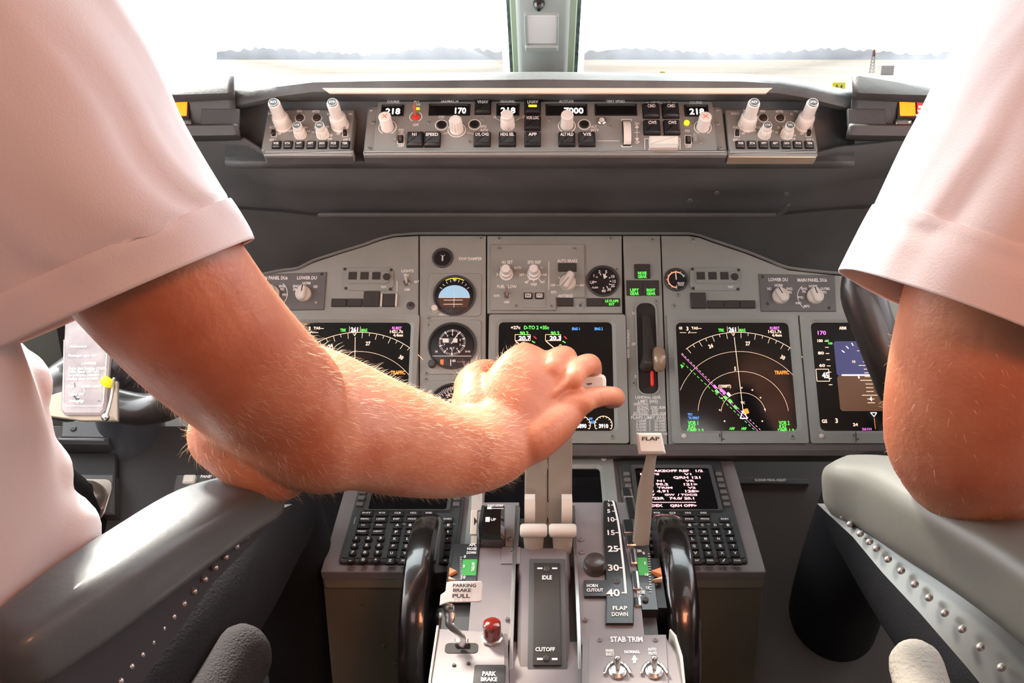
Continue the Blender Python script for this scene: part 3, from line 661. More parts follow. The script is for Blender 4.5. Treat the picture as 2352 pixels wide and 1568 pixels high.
def nav(th, sx0, sy0, sx1, sy1, gstxt=True):
    def f(g):
        a = g.rc(sx0, sy0, sx1, sy1); g.box(a[0], a[1], a[2], a[3], .0006, .0022, scrm, .006)
        g.S = SC; W_, H_ = a[2]-a[0], a[3]-a[1]
        T = lambda t, x, y, h, m, wid, al='c', rot=0: g.text(t, a[0]+W_*x, a[1]+H_*y, H_*h, m, 0, al, rot, W_*wid if wid else None)
        cx, cy = a[0]+W_*.545, a[1]+H_*.155
        for r, t, m, A in ((.75, .0016, eP, (41, 128)), (.57, .001, eP, (22, 158)), (.385, .001, eP, (4, 176)), (.19, .001, eP, (6, 174))):
            g.arc(cx, cy, W_*r*1.0, A[0], A[1], t*.45, 0, m, 40, ry=H_*r)
        for k in range(-9, 9):
            an = radians(90-4.9*k-2); L_ = .05 if k % 2 == 0 else .025
            g.line(cx+W_*.745*cos(an), cy+H_*.745*sin(an), cx+W_*(.745-L_)*cos(an), cy+H_*(.745-L_)*sin(an), .0006, 0, eP)
        T('27', .625, .80, .035, eP, .04); T('24', .30, .775, .035, eP, .04, rot=.3); T('30', .92, .67, .035, eP, .04, rot=-.5); T('5', .50, .565, .035, eP, .018); T('TFC', .545, .255, .02, eP, .035)
        g.line(cx, cy, a[0]+W_*.51, a[1]+H_*.86, .0008, 0, eP)
        T('TRK', .40, .925, .028, eG, .05); T('261', .502, .93, .042, eW, .072); T('MAG', .585, .925, .028, eG, .055)
        for q in ((.455, .905, .455, .96), (.55, .905, .55, .96)): g.line(a[0]+W_*q[0], a[1]+H_*q[1], a[0]+W_*q[2], a[1]+H_*q[3], .0005, 0, eP)
        for s_ in (-1, 1): g.line(a[0]+W_*.503, a[1]+H_*.872, a[0]+W_*(.503+.014*s_), a[1]+H_*.897, .0007, 0, eP)
        T('RUBST', .87, .945, .026, eM, .085); T('1421.7z', .865, .912, .028, eP, .12); T('4.4nm', .885, .878, .026, eP, .085)
        if gstxt:
            T('GS', .045, .945, .024, eP, .03); T('3', .105, .94, .036, eP, .022); T('TAS---', .185, .945, .024, eP, .09); T('---°/---', .11, .905, .02, eP, .15)
        T('TRAFFIC', .90, .53, .033, eO, .125); T('(1500FT)', .40, .405, .026, eP, .11)
        g.line(a[0]+W_*.04, a[1]+H_*.70, a[0]+W_*.66, a[1]+H_*.0, .0007, 0, eM)
        for k in range(26):
            t = k/26; x, y = lerp(.07, .69, t), lerp(.68, .0, t)
            g.line(a[0]+W_*x, a[1]+H_*y, a[0]+W_*(x+.012), a[1]+H_*(y-.0135), .0006, 0, eP)
        for k in range(20):
            t = k/20; x, y = lerp(.05, .64, t), lerp(.62, .0, t)
            g.line(a[0]+W_*x, a[1]+H_*y, a[0]+W_*(x+.016), a[1]+H_*(y-.0175), .0008, 0, eG)
        for x, y, m in ((.315, .40, eM), (.37, .37, eM), (.39, .35, eM), (.33, .355, eG), (.40, .30, eG), (.44, .27, eG), (.48, .215, eG), (.43, .33, eW)):
            g.box(a[0]+W_*(x-.018), a[1]+H_*(y-.012), a[0]+W_*(x+.018), a[1]+H_*(y+.012), 0, .0002, m, .001, 0, 2, rot=-.85)
        P = [(.545, .19), (.515, .115), (.575, .115), (.545, .19)]
        for p, q in zip(P, P[1:]): g.line(a[0]+W_*p[0], a[1]+H_*p[1], a[0]+W_*q[0], a[1]+H_*q[1], .0012, 0, eW)
        g.box(a[0]+W_*.55, a[1]+H_*.155, a[0]+W_*.59, a[1]+H_*.20, 0, .0002, eO, .001, 0, 2, rot=.3)
        T('VOR 1', .115, .075, .034, eG, .09); T('KAS', .10, .04, .034, eG, .06); T('DME 2.5', .13, .01, .024, eG, .14); T('VOR 2', .885, .075, .034, eG, .09); T('KAS', .87, .04, .034, eG, .06); T('DME 1.9', .895, .01, .024, eG, .14)
        T('ARP', .44, .025, .022, eG, .045); T('ARP', .54, .025, .022, eG, .045); T('TFC', .09, .15, .02, eB, .04); T('TA ONLY', .12, .12, .022, eB, .09)
        for x, y in ((.345, .19), (.73, .195), (.545, .39), (.38, .09), (.70, .09), (.37, .295), (.70, .30), (.635, .37)): g.box(a[0]+W_*x-.0011, a[1]+H_*y-.0011, a[0]+W_*x+.0011, a[1]+H_*y+.0011, 0, .0002, eP, .001)
        g.line(a[0]+W_*.03, a[1]+H_*.60, a[0]+W_*.055, a[1]+H_*.585, .002, 0, eG); g.line(a[0]+W_*.04, a[1]+H_*.60, a[0]+W_*.04, a[1]+H_*.57, .0015, 0, eG)
    sub(th, M, 'screen', f)
def dunit(lab, x): return thing('display_unit', lab, 'display screen', M.at(*M.uv(x, 1020), .001))
d = dunit('square navigation display with map arcs, right of the landing gear lever', 1690); bezel(d, 1537, 724, 1843, 1019, 1557, 742, 1820, 990, 1655); nav(d, 1556, 741, 1822, 991)
d = dunit('square navigation display partly covered by the left pilot\'s forearm', 810); bezel(d, 656, 724, 958, 1019, 676, 742, 939, 990, 841); nav(d, 675, 741, 941, 991)
def pfd(th, sx0, sy0, sx1, sy1):
    def f(g):
        a = g.rc(sx0, sy0, sx1, sy1); g.box(*a, .0006, .0022, scrm, .006); g.S = SC; W_, H_ = a[2]-a[0], a[3]-a[1]
        T = lambda t, x, y, h, m, wid, al='c', rot=0: g.text(t, a[0]+W_*x, a[1]+H_*y, H_*h, m, .0002, al, rot, W_*wid if wid else None)
        B = lambda x0, y0, x1, y1, m, w=0, r=0: g.box(a[0]+W_*x0, a[1]+H_*y0, a[0]+W_*x1, a[1]+H_*y1, w, w+.0001, m, r)
        Ln = lambda x0, y0, x1, y1, t, m: g.line(a[0]+W_*x0, a[1]+H_*y0, a[0]+W_*x1, a[1]+H_*y1, t, .0003, m)
        B(.20, .50, .72, .82, navy, 0, .004); B(.20, .18, .72, .50, brownd, 0, .004)
        T('ARM', .29, .945, .028, eP, .06); T('170', .105, .90, .036, eM, .08)
        for k, t in enumerate(('100', '80', '60')): T(t, .085, .825-.115*k, .026, eP, .05)
        for k in range(8): Ln(.125, .82-.0575*k, .155, .82-.0575*k, .001, eP)
        T('45', .105, .505, .05, eW, .055)
        for q in ((.03, .45, .03, .56), (.03, .56, .135, .56), (.135, .56, .135, .45), (.135, .45, .03, .45)): Ln(*q, .0009, eP)
        T('V1', .15, .825, .02, eG, .03); T('100', .17, .80, .02, eG, .04)
        for k in range(15):
            L_ = .07 if k % 4 == 0 else .03
            Ln(.46-L_, .73-.034*k, .46+L_, .73-.034*k, .0008, eP)
        Ln(.24, .505, .56, .505, .002, eW); Ln(.38, .505, .38, .475, .002, eW); T('10', .35, .63, .022, eP, .03)
        for k in range(9):
            an = radians(40+12.5*k); Ln(.46+.23*cos(an), .56+.24*sin(an), .46+.26*cos(an), .56+.27*sin(an), .0012, eW)
        T('GS', .06, .09, .03, eP, .045); T('3', .16, .095, .04, eP, .025); T('4', .46, .29, .04, eW, .02)
        Ln(.47, .13, .445, .165, .001, eW); Ln(.47, .13, .495, .165, .001, eW); Ln(.445, .165, .495, .165, .001, eW); Ln(.47, .02, .47, .12, .0006, eO)
        T('27', .56, .085, .026, eP, .04); T('24', .31, .06, .026, eP, .04); T('261H', .40, .02, .02, eM, .08); T('MAG', .64, .02, .022, eG, .05); T('7000', .88, .90, .034, eM, .09)
        B(.80, .12, .93, .86, dgrey); Ln(.80, .62, .80, .82, .002, eO)
        for k in range(9): Ln(.80, .82-.08*k, .825, .82-.08*k, .0008, eP)
        T('BARO', .72, .19, .028, eG, .08); T('1020', .72, .155, .028, eG, .08)
    sub(th, M, 'screen', f)
d = dunit('primary flight display with attitude scale, partly behind the right control wheel', 1990); bezel(d, 1847, 724, 2170, 1019, 1872, 742, 2140, 990, 1962); pfd(d, 1866, 741, 2142, 991)
# centre engine display
d = dunit('engine display in the middle of the panel, behind the hand', 1280); bezel(d, 1121, 724, 1440, 1019, 1144, 741, 1408, 990)
def f(g):
    g.pbox(1143, 740, 1410, 991, .0006, .0022, scrm, .006); g.S = SC
    label(g, [('+27c', 1184, 752, 7, 22)], eP); label(g, [('D-TO 2 +35c', 1232, 752, 8, 58), ('90.2', 1204, 765, 8, 20), ('90.2', 1275, 765, 8, 20)], eG)
    label(g, [('20.7', 1205, 776, 9, 27), ('20.3', 1276, 776, 9, 27)], eW); label(g, [('ENG 1', 1323, 755, 6, 19), ('ENG 2', 1375, 755, 6, 19), ('60', 1361, 969, 7, 10), ('60', 1357, 961, 5, 8)], eB)
    label(g, [('3910', 1386, 978, 9, 22), ('3890', 1336, 978, 9, 22)], eW)
    for cx in (1180, 1250):
        for q in ((1184-1180, 0), ): pass
        for q in ((3, 768, 38, 768), (38, 768, 38, 782), (38, 782, 3, 782), (3, 782, 3, 768)): g.pl(cx+q[0], q[1], cx+q[2], q[3], 1, 0, eP)
        g.pl(cx+4, 783, cx+24, 800, 2, 0, eP); g.pl(cx+42, 783, cx+49, 787, 2.4, 0, eG)
        g.pl(cx+46, 772, cx+52, 778, 2, 0, redl)
        u, v = g.S.uv(cx, 812); k = psc(g.S, cx, 812)[0]; g.arc(u, v, 44*k, -140, 30, 1.4*k, 0, eP, 40)
        for a in range(-130, 31, 16): g.line(u+44*k*cos(radians(a)), v+44*k*sin(radians(a)), u+39*k*cos(radians(a)), v+39*k*sin(radians(a)), 1.2*k, 0, eP)
    for cx in (1336, 1386):
        u, v = g.S.uv(cx, 975); k = psc(g.S, cx, 975)[0]; g.arc(u, v, 20*k, -30, 210, 1.5*k, 0, eP, 30)
        for a in range(-30, 211, 24): g.line(u+20*k*cos(radians(a)), v+20*k*sin(radians(a)), u+16.5*k*cos(radians(a)), v+16.5*k*sin(radians(a)), 1.2*k, 0, eP)
sub(d, M, 'screen', f)
# --- round gauges
def gauge(name, lab, cat, cx, cy, r, fn, square=None, ry=None):
    th = thing(name, lab, cat, M.at(*M.uv(cx, cy), .001)); u, v = M.uv(cx, cy); k = psc(M, cx, cy)[0]
    if square: sub(th, M, 'mounting_plate', lambda g: g.pbox(*square, 0, .002, grey, .006, .0008))
    w = .002 if square else 0
    sub(th, M, 'rim', lambda g: g.rings([[M.at(u+q*k*cos(2*pi*i/36), v+q*k*sin(2*pi*i/36), h) for i in range(36)] for q, h in ((r+4, w), (r+4, w+.003), (r+1.5, w+.0045), (r-1, w+.002))], dgrey, False, False))
    def f(g):
        g.lathe(u, v, [(r*k, w+.0004), (r*k, w+.0012), (r*k*.99, w+.0014)], blk, 36); g.S = M.up(w+.0017); fn(g, u, v, k)
    sub(th, M, 'dial', f); return th
def ticks(g, u, v, k, r0, r1, a0, a1, n, t, m):
    for i in range(n+1):
        a = radians(lerp(a0, a1, i/n)); g.line(u+r0*k*cos(a), v+r0*k*sin(a), u+r1*k*cos(a), v+r1*k*sin(a), t*k, 0, m)
def f(g, u, v, k):
    g.arc(u, v, 19*k, 0, 360, 1*k, 0, dgrey); ticks(g, u, v, k, 6, 9, 60, 120, 1, 1, paint); g.box(u-2*k, v-8*k, u+1.5*k, v+6*k, 0, .0006, ivory, .001)
gauge('yaw_damper_indicator', 'small round indicator at the top of the standby instrument column', 'gauge', 1017, 593, 20, f)
def f(g, u, v, k):
    P = [(-36*k*cos(radians(a)), 36*k*sin(radians(a))) for a in range(0, 181, 12)]
    g.poly([(u+a, v-6*k+b*.85) for a, b in P], 0, .0006, mat('horizon_sky', (.35, .62, .85), .5, em=.12)); g.poly([(u-36*k, v-6*k), (u+36*k, v-6*k), (u+30*k, v-30*k), (u-30*k, v-30*k)], 0, .0006, mat('horizon_ground', (.10, .05, .03), .5))
    g.pt('', 0, 0, 1, paint); ticks(g, u, v, k, 33, 39, 30, 150, 8, 1.4, paint); g.line(u-36*k, v-6*k, u+36*k, v-6*k, 1.8*k, .0009, mat('horizon_line', (.9, .75, .65), .5))
    for dy in (-12, -22): g.line(u-24*k, v+dy*k, u+20*k, v+dy*k, 1.6*k, .0009, paint)
    g.arc(u, v, 42*k, 60, 120, 1.6*k, 0, yel); g.line(u-4*k, v+38*k, u+4*k, v+38*k, 4*k, .0002, paint); g.line(u, v-30*k, u, v+14*k, 1.2*k, .0009, paint)
t = gauge('standby_attitude_indicator', 'round standby horizon with blue sky half, middle of the standby column', 'gauge', 1044, 680, 45, f, (983, 628, 1106, 727))
knob(t, M, 1000, 713, 8, .012, m=ivory, name='caging_knob', w=.002)
sub(t, M.up(.0024), 'lettering', lambda g: g.pt('PULL TO CAGE', 1024, 722, 4.5, paint, 30))
def f(g, u, v, k):
    ticks(g, u, v+8*k, k, 26, 31, 0, 352.8, 49, 1.1, paint); ticks(g, u, v+8*k, k, 23, 31, 90, 414, 9, 1.8, paint)
    for i in range(10): a = radians(90-36*i); g.text(str(i), u+19*k*cos(a), v+8*k+19*k*sin(a), 5*k, paint, 0)
    g.line(u-51*k, v-25*k, u+51*k, v-25*k, 1.4*k, 0, paint); g.text('ALT', u, v-6*k, 5*k, paint, 0)
    g.box(u-22*k, v+7*k, u-8*k, v+17*k, 0, .0003, paint); g.box(u-8*k, v+5*k, u+2*k, v+19*k, 0, .0003, dgrey); g.box(u+2*k, v+7*k, u+12*k, v+17*k, 0, .0003, paint)
    g.line(u-2*k, v+4*k, u+14*k, v+30*k, 2.2*k, .0006, paint); g.text('10', u-36*k, v-14*k, 5*k, paint, 0); g.text('29.92', u+36*k, v-14*k, 4*k, paint, 0)
    g.box(u-26*k, v-46*k, u-18*k, v-33*k, 0, .0003, orp); g.line(u-2*k, v-48*k, u-2*k, v-33*k, 2*k, 0, paint); g.text('40', u+5*k, v-36*k, 6*k, paint, 0)
    for i in range(5): g.line(u+(14+5*i)*k, v-40*k, u+(14+5*i)*k, v-37*k, 1*k, 0, paint)
t = gauge('standby_altimeter', 'round standby altimeter dial with white needle, between the screens', 'gauge', 1039, 795, 52, f, (984, 735, 1105, 860))
knob(t, M, 993, 838, 9, .010, m=dgrey, name='baro_knob', w=.002)
def f(g, u, v, k):
    ticks(g, u, v, k, 42, 50, 0, 355, 71, 1.3, paint); ticks(g, u, v, k, 38, 50, 0, 350, 35, 1.6, paint)
    for i, t in enumerate(('27', '30', '33', 'N', '3', '6', 'E', '12', '15', 'S', '21', '24')): a = radians(85-30*i); g.text(t, u+32*k*cos(a), v+32*k*sin(a), 7*k, paint, 0, rot=a-pi/2)
    g.line(u-38*k, v+26*k, u+25*k, v-25*k, 3*k, .0006, paint); g.poly([(u-40*k, v+28*k), (u-28*k, v+24*k), (u-34*k, v+16*k)], 0, .0008, paint); g.text('DME', u+32*k, v+45*k, 4*k, paint, 0)
gauge('radio_compass', 'compass dial with white needle below the altimeter, beside the thumb', 'gauge', 1042, 938, 55, f, (984, 873, 1105, 1005))
def f(g, u, v, k):
    for t, a in (('UP', 188), ('1', 146), ('2', 108), ('5', 72), ('10', 28), ('15', -2), ('25', -28), ('30', -58), ('40', -88), ('FLAPS', 222)):
        a = radians(a); g.text(t, u+25*k*cos(a), v+24*k*sin(a), (7 if len(t) < 5 else 4)*k, paint, 0); 
        if len(t) < 5: g.line(u+15*k*cos(a), v+15*k*sin(a), u+19*k*cos(a), v+19*k*sin(a), 2.4*k, 0, paint)
    g.poly([(u, v+18*k), (u+2*k, v+5*k), (u+10*k, v+10*k)], 0, .001, paint)
gauge('flap_position_gauge', 'round black dial of white flap numbers beside the gear lights', 'gauge', 1385, 646, 34, f)
def f(g, u, v, k):
    g.arc(u, v, 19*k, 60, 270, 3*k, 0, mat('arc_orange', (.95, .35, .18), .5, em=.3)); g.arc(u, v, 19*k, 20, 60, 3*k, 0, mat('arc_pale', (.6, .8, .75), .5)); ticks(g, u, v, k, 18, 24, 30, 270, 8, 1.4, paint)
    g.line(u, v, u-1*k, v+18*k, 2.6*k, .0005, paint); g.text('BRAKE', u+10*k, v-8*k, 4*k, paint, 0); g.text('PRESS', u+10*k, v-13*k, 4*k, paint, 0); g.line(u, v-14*k, u, v-20*k, 2*k, 0, paint)
gauge('brake_pressure_gauge', 'small round gauge with an orange arc right of the gear lights', 'gauge', 1553, 643, 24, f)
# --- annunciators
am = mat('annunciator_brown', (.045, .042, .038), .5)
def ann(x0, y0, x1, y1, txt, lab, grp=None, gap=True):
    th = thing('annunciator_light', lab, 'indicator light', M.at(*M.uv((x0+x1)/2, y1), .001), grp)
    sub(th, M, 'housing', lambda g: g.pbox(x0, y0, x1, y1, 0, .004, am, .0008, .001))
    if txt: sub(th, M.up(.0042), 'lettering', lambda g: [g.pt(t, (x0+x1)/2, y1-13+8*i if len(txt) > 1 else (y0+y1)/2, 6.5, eG, (x1-x0)*(.56 if y1-y0 > 20 else .8)) for i, t in enumerate(txt)])
    return th
gg = 'green landing gear lights'
ann(1457, 608, 1493, 640, ('NOSE', 'GEAR'), 'dark square light reading NOSE GEAR in green', gg)
ann(1439, 645, 1475, 679, ('LEFT', 'GEAR'), 'dark square light reading LEFT GEAR in green', gg)
ann(1477, 645, 1513, 679, ('RIGHT', 'GEAR'), 'dark square light reading RIGHT GEAR in green', gg)
t = ann(1387, 686, 1424, 704, (), 'small dark light reading LE FLAPS EXT in green'); sub(t, M.up(.0042), 'lettering', lambda g: (g.pt('LE FLAPS', 1405, 691, 5.5, eG, 31), g.pt('EXT', 1405, 698.5, 5.5, eG, 13)))
ann(1347, 686, 1385, 704, (), 'blank dark light left of the green flaps light'); ann(1280, 686, 1317, 704, (), 'blank dark light below the ANTISKID lettering')
grp = 'row of dark lights above the right map display'
for i, q in enumerate(((1586, 673, 1621, 709), (1625, 691, 1661, 709), (1663, 691, 1698, 709), (1700, 691, 1734, 709))):
    ann(*q, (), ('tall dark light at the left end of the row above the right map display', 'low dark light next to the tall one above the right map display', 'third dark light in the row above the right map display', 'rightmost low dark light in the row above the right map display')[i], grp)
grp = 'row of dark lights above the left map display'
ann(762, 687, 797, 705, (), 'leftmost low dark light above the left map display', grp); ann(798, 687, 833, 705, (), 'second low dark light above the left map display', grp); ann(836, 670, 872, 705, (), 'tall dark light above the left map display', grp)
t = ann(880, 676, 910, 705, (), 'dark light framed by two white bars above the left map display', grp)
sub(t, M, 'side_bar', lambda g: g.pbox(875, 676, 879, 705, 0, .005, ivory, 0, .0004)); sub(t, M, 'side_bar', lambda g: g.pbox(909, 676, 913, 705, 0, .005, ivory, 0, .0004))
# --- autoflight annunciator modules
def afs(x, y, lab, flip):
    th = thing('autoflight_status_unit', lab, 'indicator panel', M.at(*M.uv(x, y+28), .001))
    sub(th, M, 'case', lambda g: g.ppoly([(x-58, y-26), (x+52, y-26), (x+60, y-18), (x+60, y+16), (x+50, y+27), (x-46, y+27), (x-58, y+14)], 0, .002, grey, .0008))
    sub(th, M, 'raised_face', lambda g: g.pbox(x-46, y-17, x+50, y+12, .002, .004, grey, .004, .0008))
    for k in range(3): sub(th, M, 'caption_window', lambda g: g.pbox(x-43+27*k, y-14, x-24+27*k, y+3, .004, .0046, am, .0006))
    sub(th, M, 'test_button', lambda g: g.lathe(*M.uv(x+44, y-3), [(.0055, .004), (.0055, .006), (.0045, .007)], am, 20))
    sub(th, M.up(.0022), 'lettering', lambda g: g.pt('TEST', x+36, y+18, 4.5, paint, 13))
    for a, b in ((-52, -22), (54, -20), (52, 24), (-50, 22)): screw(th, M, x+a, y+b, 3, dgrey, w=.002)
afs(1642, 641, 'status unit with three dark windows and a test button, right side', 0)
afs(845, 641, 'status unit with three dark windows and a test button, left side', 0)
# --- display selectors
def bigknob(th, S, x, y, r, h, rot, w=.003, m=None):
    def f(g):
        u, v = S.uv(x, y); k = psc(S, x, y)[0]; R = r*k
        g.lathe(u, v, [(R, w), (R, w+h*.35), (R*.94, w+h*.42)], m or ivory, 28)
        g.box(u-R*.48, v-R*.95, u+R*.48, v+R*.95, w+h*.4, w+h, m or ivory, R*.35, R*.18, 4, rot=rot)
        g.line(u-R*.0*cos(rot), v, u-R*.85*sin(rot), v+R*.85*cos(rot), R*.12, w+h+.0003, inkb)
    return sub(th, S, 'selector_knob', f)
s1 = thing('display_selector_panel', 'dark grey plate lettered LOWER DU and MAIN PANEL DUs, right of the panel', 'selector panel', M.at(*M.uv(1832, 716), .001))
sub(s1, M, 'plate', lambda g: g.ppoly([(1742, 630), (1916, 634), (1920, 716), (1748, 716)], 0, .003, mat('selector_plate', (.15, .15, .145), .5, var=.1, vs=12), .001))
def f(g):
    label(g, [('LOWER DU', 1787, 642, 7.5, 45), ('NORM', 1788, 655, 6, 19), ('ND', 1767, 663, 6, 10), ('ENG', 1813, 663, 6, 14), ('PRI', 1813, 671, 6, 11), ('MAIN PANEL DUs', 1865, 643, 7.5, 68), ('NORM', 1867, 657, 6, 19), ('ENG', 1847, 663, 5.5, 14), ('PRI', 1847, 670, 5.5, 9), ('PFD', 1839, 683, 5.5, 13), ('MFD', 1853, 703, 5.5, 14), ('OUTBD', 1895, 663, 5.5, 22), ('PFD', 1892, 671, 5.5, 13), ('INBD', 1834, 696, 5, 14)])
    u, v = g.S.uv(1866, 682); k = psc(g.S, 1866, 682)[0]; g.arc(u, v, 34*k, 128, 232, 1.4*k, 0, paint)
sub(s1, M.up(.0034), 'lettering', f); bigknob(s1, M, 1791, 682, 19, .014, .5); bigknob(s1, M, 1870, 682, 19, .014, .3)
for x, y in ((1750, 637), (1762, 699), (1903, 708)): screw(s1, M, x, y, 3, dgrey, w=.003)
s1 = thing('display_selector_panel', 'dark grey plate lettered LOWER DU beside the left pilot\'s elbow', 'selector panel', M.at(*M.uv(660, 712), .001))
sub(s1, M, 'plate', lambda g: g.ppoly([(572, 632), (751, 626), (745, 712), (566, 714)], 0, .003, mat('selector_plate', (.15, .15, .145), .5), .001))
def f(g):
    label(g, [('LOWER DU', 705, 638, 7.5, 46), ('NORM', 704, 650, 6, 19), ('ND', 725, 658, 6, 10), ('ENG', 680, 657, 6, 14), ('PRI', 679, 665, 6, 11), ('MAIN PANEL DUs', 627, 638, 7.5, 68), ('ENG', 648, 657, 5.5, 14), ('PRI', 648, 664, 5.5, 9), ('PFD', 655, 677, 5.5, 13)])
    u, v = g.S.uv(626, 676); k = psc(g.S, 626, 676)[0]; g.arc(u, v, 34*k, -52, 52, 1.4*k, 0, paint)
sub(s1, M.up(.0034), 'lettering', f); bigknob(s1, M, 699, 677, 18, .014, -.1); bigknob(s1, M, 626, 676, 18, .014, .1)
screw(s1, M, 740, 631, 3, dgrey, w=.003); screw(s1, M, 727, 696, 2, ivory, w=.003)
# lights test toggle
t = thing('lights_toggle', 'small toggle switch lettered LIGHTS above the left map display', 'switch', M.at(*M.uv(934, 650), .001)); toggle(t, M, 934, 650, 8, ivory, 1)
sub(t, M.up(.0005), 'lettering', lambda g: (g.pt('LIGHTS', 936, 622, 6, paint, 28), g.pt('TEST', 934, 632, 4.5, paint, 12), g.pt('BRT', 957, 647, 5, paint, 11), g.pt('DIM', 935, 665, 5, paint, 12), g.pl(912, 645, 912, 670, 1.4, 0, paint)))
sub(mip, M.up(.0005), 'lettering', lambda g: g.pt('YAW DAMPER', 1080, 594, 7, paint, 54))
# --- centre module: N1 set, speed reference, autobrake
c = thing('autobrake_panel', 'raised grey plate with N1 SET, SPD REF and AUTO BRAKE knobs', 'control panel', M.at(*M.uv(1230, 713), .001))
sub(c, M, 'plate', lambda g: g.ppoly([(1127, 563), (1342, 563), (1344, 685), (1277, 685), (1277, 714), (1127, 714)], 0, .004, grey, .001))
C4 = M.up(.004)
def f(g):
    label(g, [('N1 SET', 1165, 602, 7, 25), ('SPD REF', 1227, 602, 7, 31), ('AUTO BRAKE', 1303, 599, 7, 46), ('BOTH', 1189, 615, 6, 16), ('1', 1150, 615, 6, 4), ('2', 1142, 630, 6, 5), ('V1', 1244, 615, 5.5, 6), ('VR', 1252, 631, 5.5, 9), ('WT', 1246, 648, 5.5, 11), ('VREF', 1226, 653, 5.5, 15), ('40', 1209, 648, 5.5, 8), ('SET', 1199, 631, 5.5, 12),
              ('FUEL FLOW', 1164, 658, 7, 45), ('RATE', 1141, 679, 5, 13), ('USED', 1164, 693.5, 5, 13), ('MFD', 1226, 668, 7, 16), ('OFF', 1270, 655, 6, 12), ('RTO', 1272, 671, 6, 12), ('MAX', 1337, 655, 5.5, 10), ('ANTISKID', 1299, 679.5, 7, 34)])
    for q in ((1260.5, 600, 1260.5, 665), (1279, 655, 1285, 655), (1322, 655, 1330, 655), (1203, 668, 1215, 668), (1237, 668, 1249, 668), (1145, 630, 1151, 630), (1206, 631, 1213, 631), (1241, 631, 1248, 631), (1212, 645, 1218, 640), (1226, 643, 1226, 648), (1237, 640, 1242, 645), (1282, 635, 1288, 641)): g.pl(*q, 1.5, 0, paint)
sub(c, M.up(.0045), 'lettering', f)
for x in (1163, 1226): knob(c, C4, x, 629, 14.5, .011, kn=.08, skirt=1.1, top=.97, cap=(.68, 2.1), name='set_knob')
for x, y in ((1147, 571), (1320, 572), (1185, 703), (1266, 703)): screw(c, C4, x, y, 4.5, grey)
sub(c, C4, 'annunciator_window', lambda g: g.pbox(1282, 605, 1324, 624, 0, .003, am, .0008, .0008))
def f(g):
    u, v = C4.uv(1304, 651); k = psc(C4, 1304, 651)[0]; R = 19*k
    g.lathe(u, v, [(R*1.0, 0), (R*1.0, .006), (R*.94, .008)], ivory, 30)
    g.box(u-R*.46, v-R*.95, u+R*.46, v+R*1.25, .006, .017, ivory, R*.35, R*.16, 4, rot=-.45)
    g.line(u+R*.1, v+R*.3, u-R*.95, v-R*1.0, R*.16, .0174, mat('pointer_line', (.35, .33, .28), .5))
sub(c, C4, 'autobrake_knob', f)
toggle(c, C4, 1164, 678, 8, mat('toggle_brown', (.35, .26, .22), .4), 1)
sub(c, C4, 'button_plate', lambda g: g.pbox(1198, 662, 1254, 707, 0, .001, grey, .002, .0005))
for x, t in ((1213, 'ENG'), (1239, 'SYS')): 
    sub(c, C4.up(.001), 'push_button', lambda g: (g.pbox(x-10, 673, x+10, 687, 0, .003, keym, .001, .0008), g.pbox(x-7, 675.5, x+7, 684.5, .003, .0032, paint, .001), g.pt(t, x, 680, 5.5, inkb, 11, w=.0036)))
# --- landing gear lever
lg = thing('landing_gear_lever', 'landing gear lever with a translucent wheel-shaped knob in its slot', 'lever', M.at(*M.uv(1486, 905), .001))
def f(g):
    a = g.rc(1464, 697, 1508, 905); g.box(*a, 0, .0006, recm, .011, 0, 8)
    b = (a[0]-.0025, a[1]-.0025, a[2]+.0025, a[3]+.0025); P = rrect(*a, .011, 8); Q = rrect(*b, .0125, 8)
    g.rings([[M.at(p[0], p[1], w) for p in R] for R, w in ((Q, 0), (Q, .003), (P, .003), (P, .0003))], grey, False, False)
sub(lg, M, 'slot', f)
def f(g):
    u, v = M.uv(1487, 845); q = mat('lever_arm_dark', (.05, .042, .036), .45)
    g.tube([M.at(u+.000, v+.080, .004), M.at(u+.001, v+.03, .016), M.at(u, v, .030)], [(.006, .003), (.008, .004), (.010, .006)], q, 12, side=(1, 0, 0))
    g.lathe(u-.003, v+.001, [(.009, .004), (.009, .024), (.007, .03)], q, 18)
sub(lg, M, 'arm', f)
def f(g):
    u, v = M.uv(1507, 838); R = []; wm = mat('amber_translucent', (.36, .25, .16), .22, coat=.6)
    for q, du in ((.004, -.009), (.014, -.008), (.018, -.004), (.0185, 0), (.018, .004), (.014, .008), (.004, .009)):
        R.append([M.at(u+du, v+q*1.05*cos(2*pi*i/28), .032+q*.8*sin(2*pi*i/28)) for i in range(28)])
    g.rings(R, wm)
sub(lg, M, 'wheel_knob', f, 'amber translucent wheel-shaped knob')
sub(lg, M, 'red_trigger', lambda g: g.pbox(1493, 856, 1499, 889, .004, .012, redm, .001, .001), 'red strip')
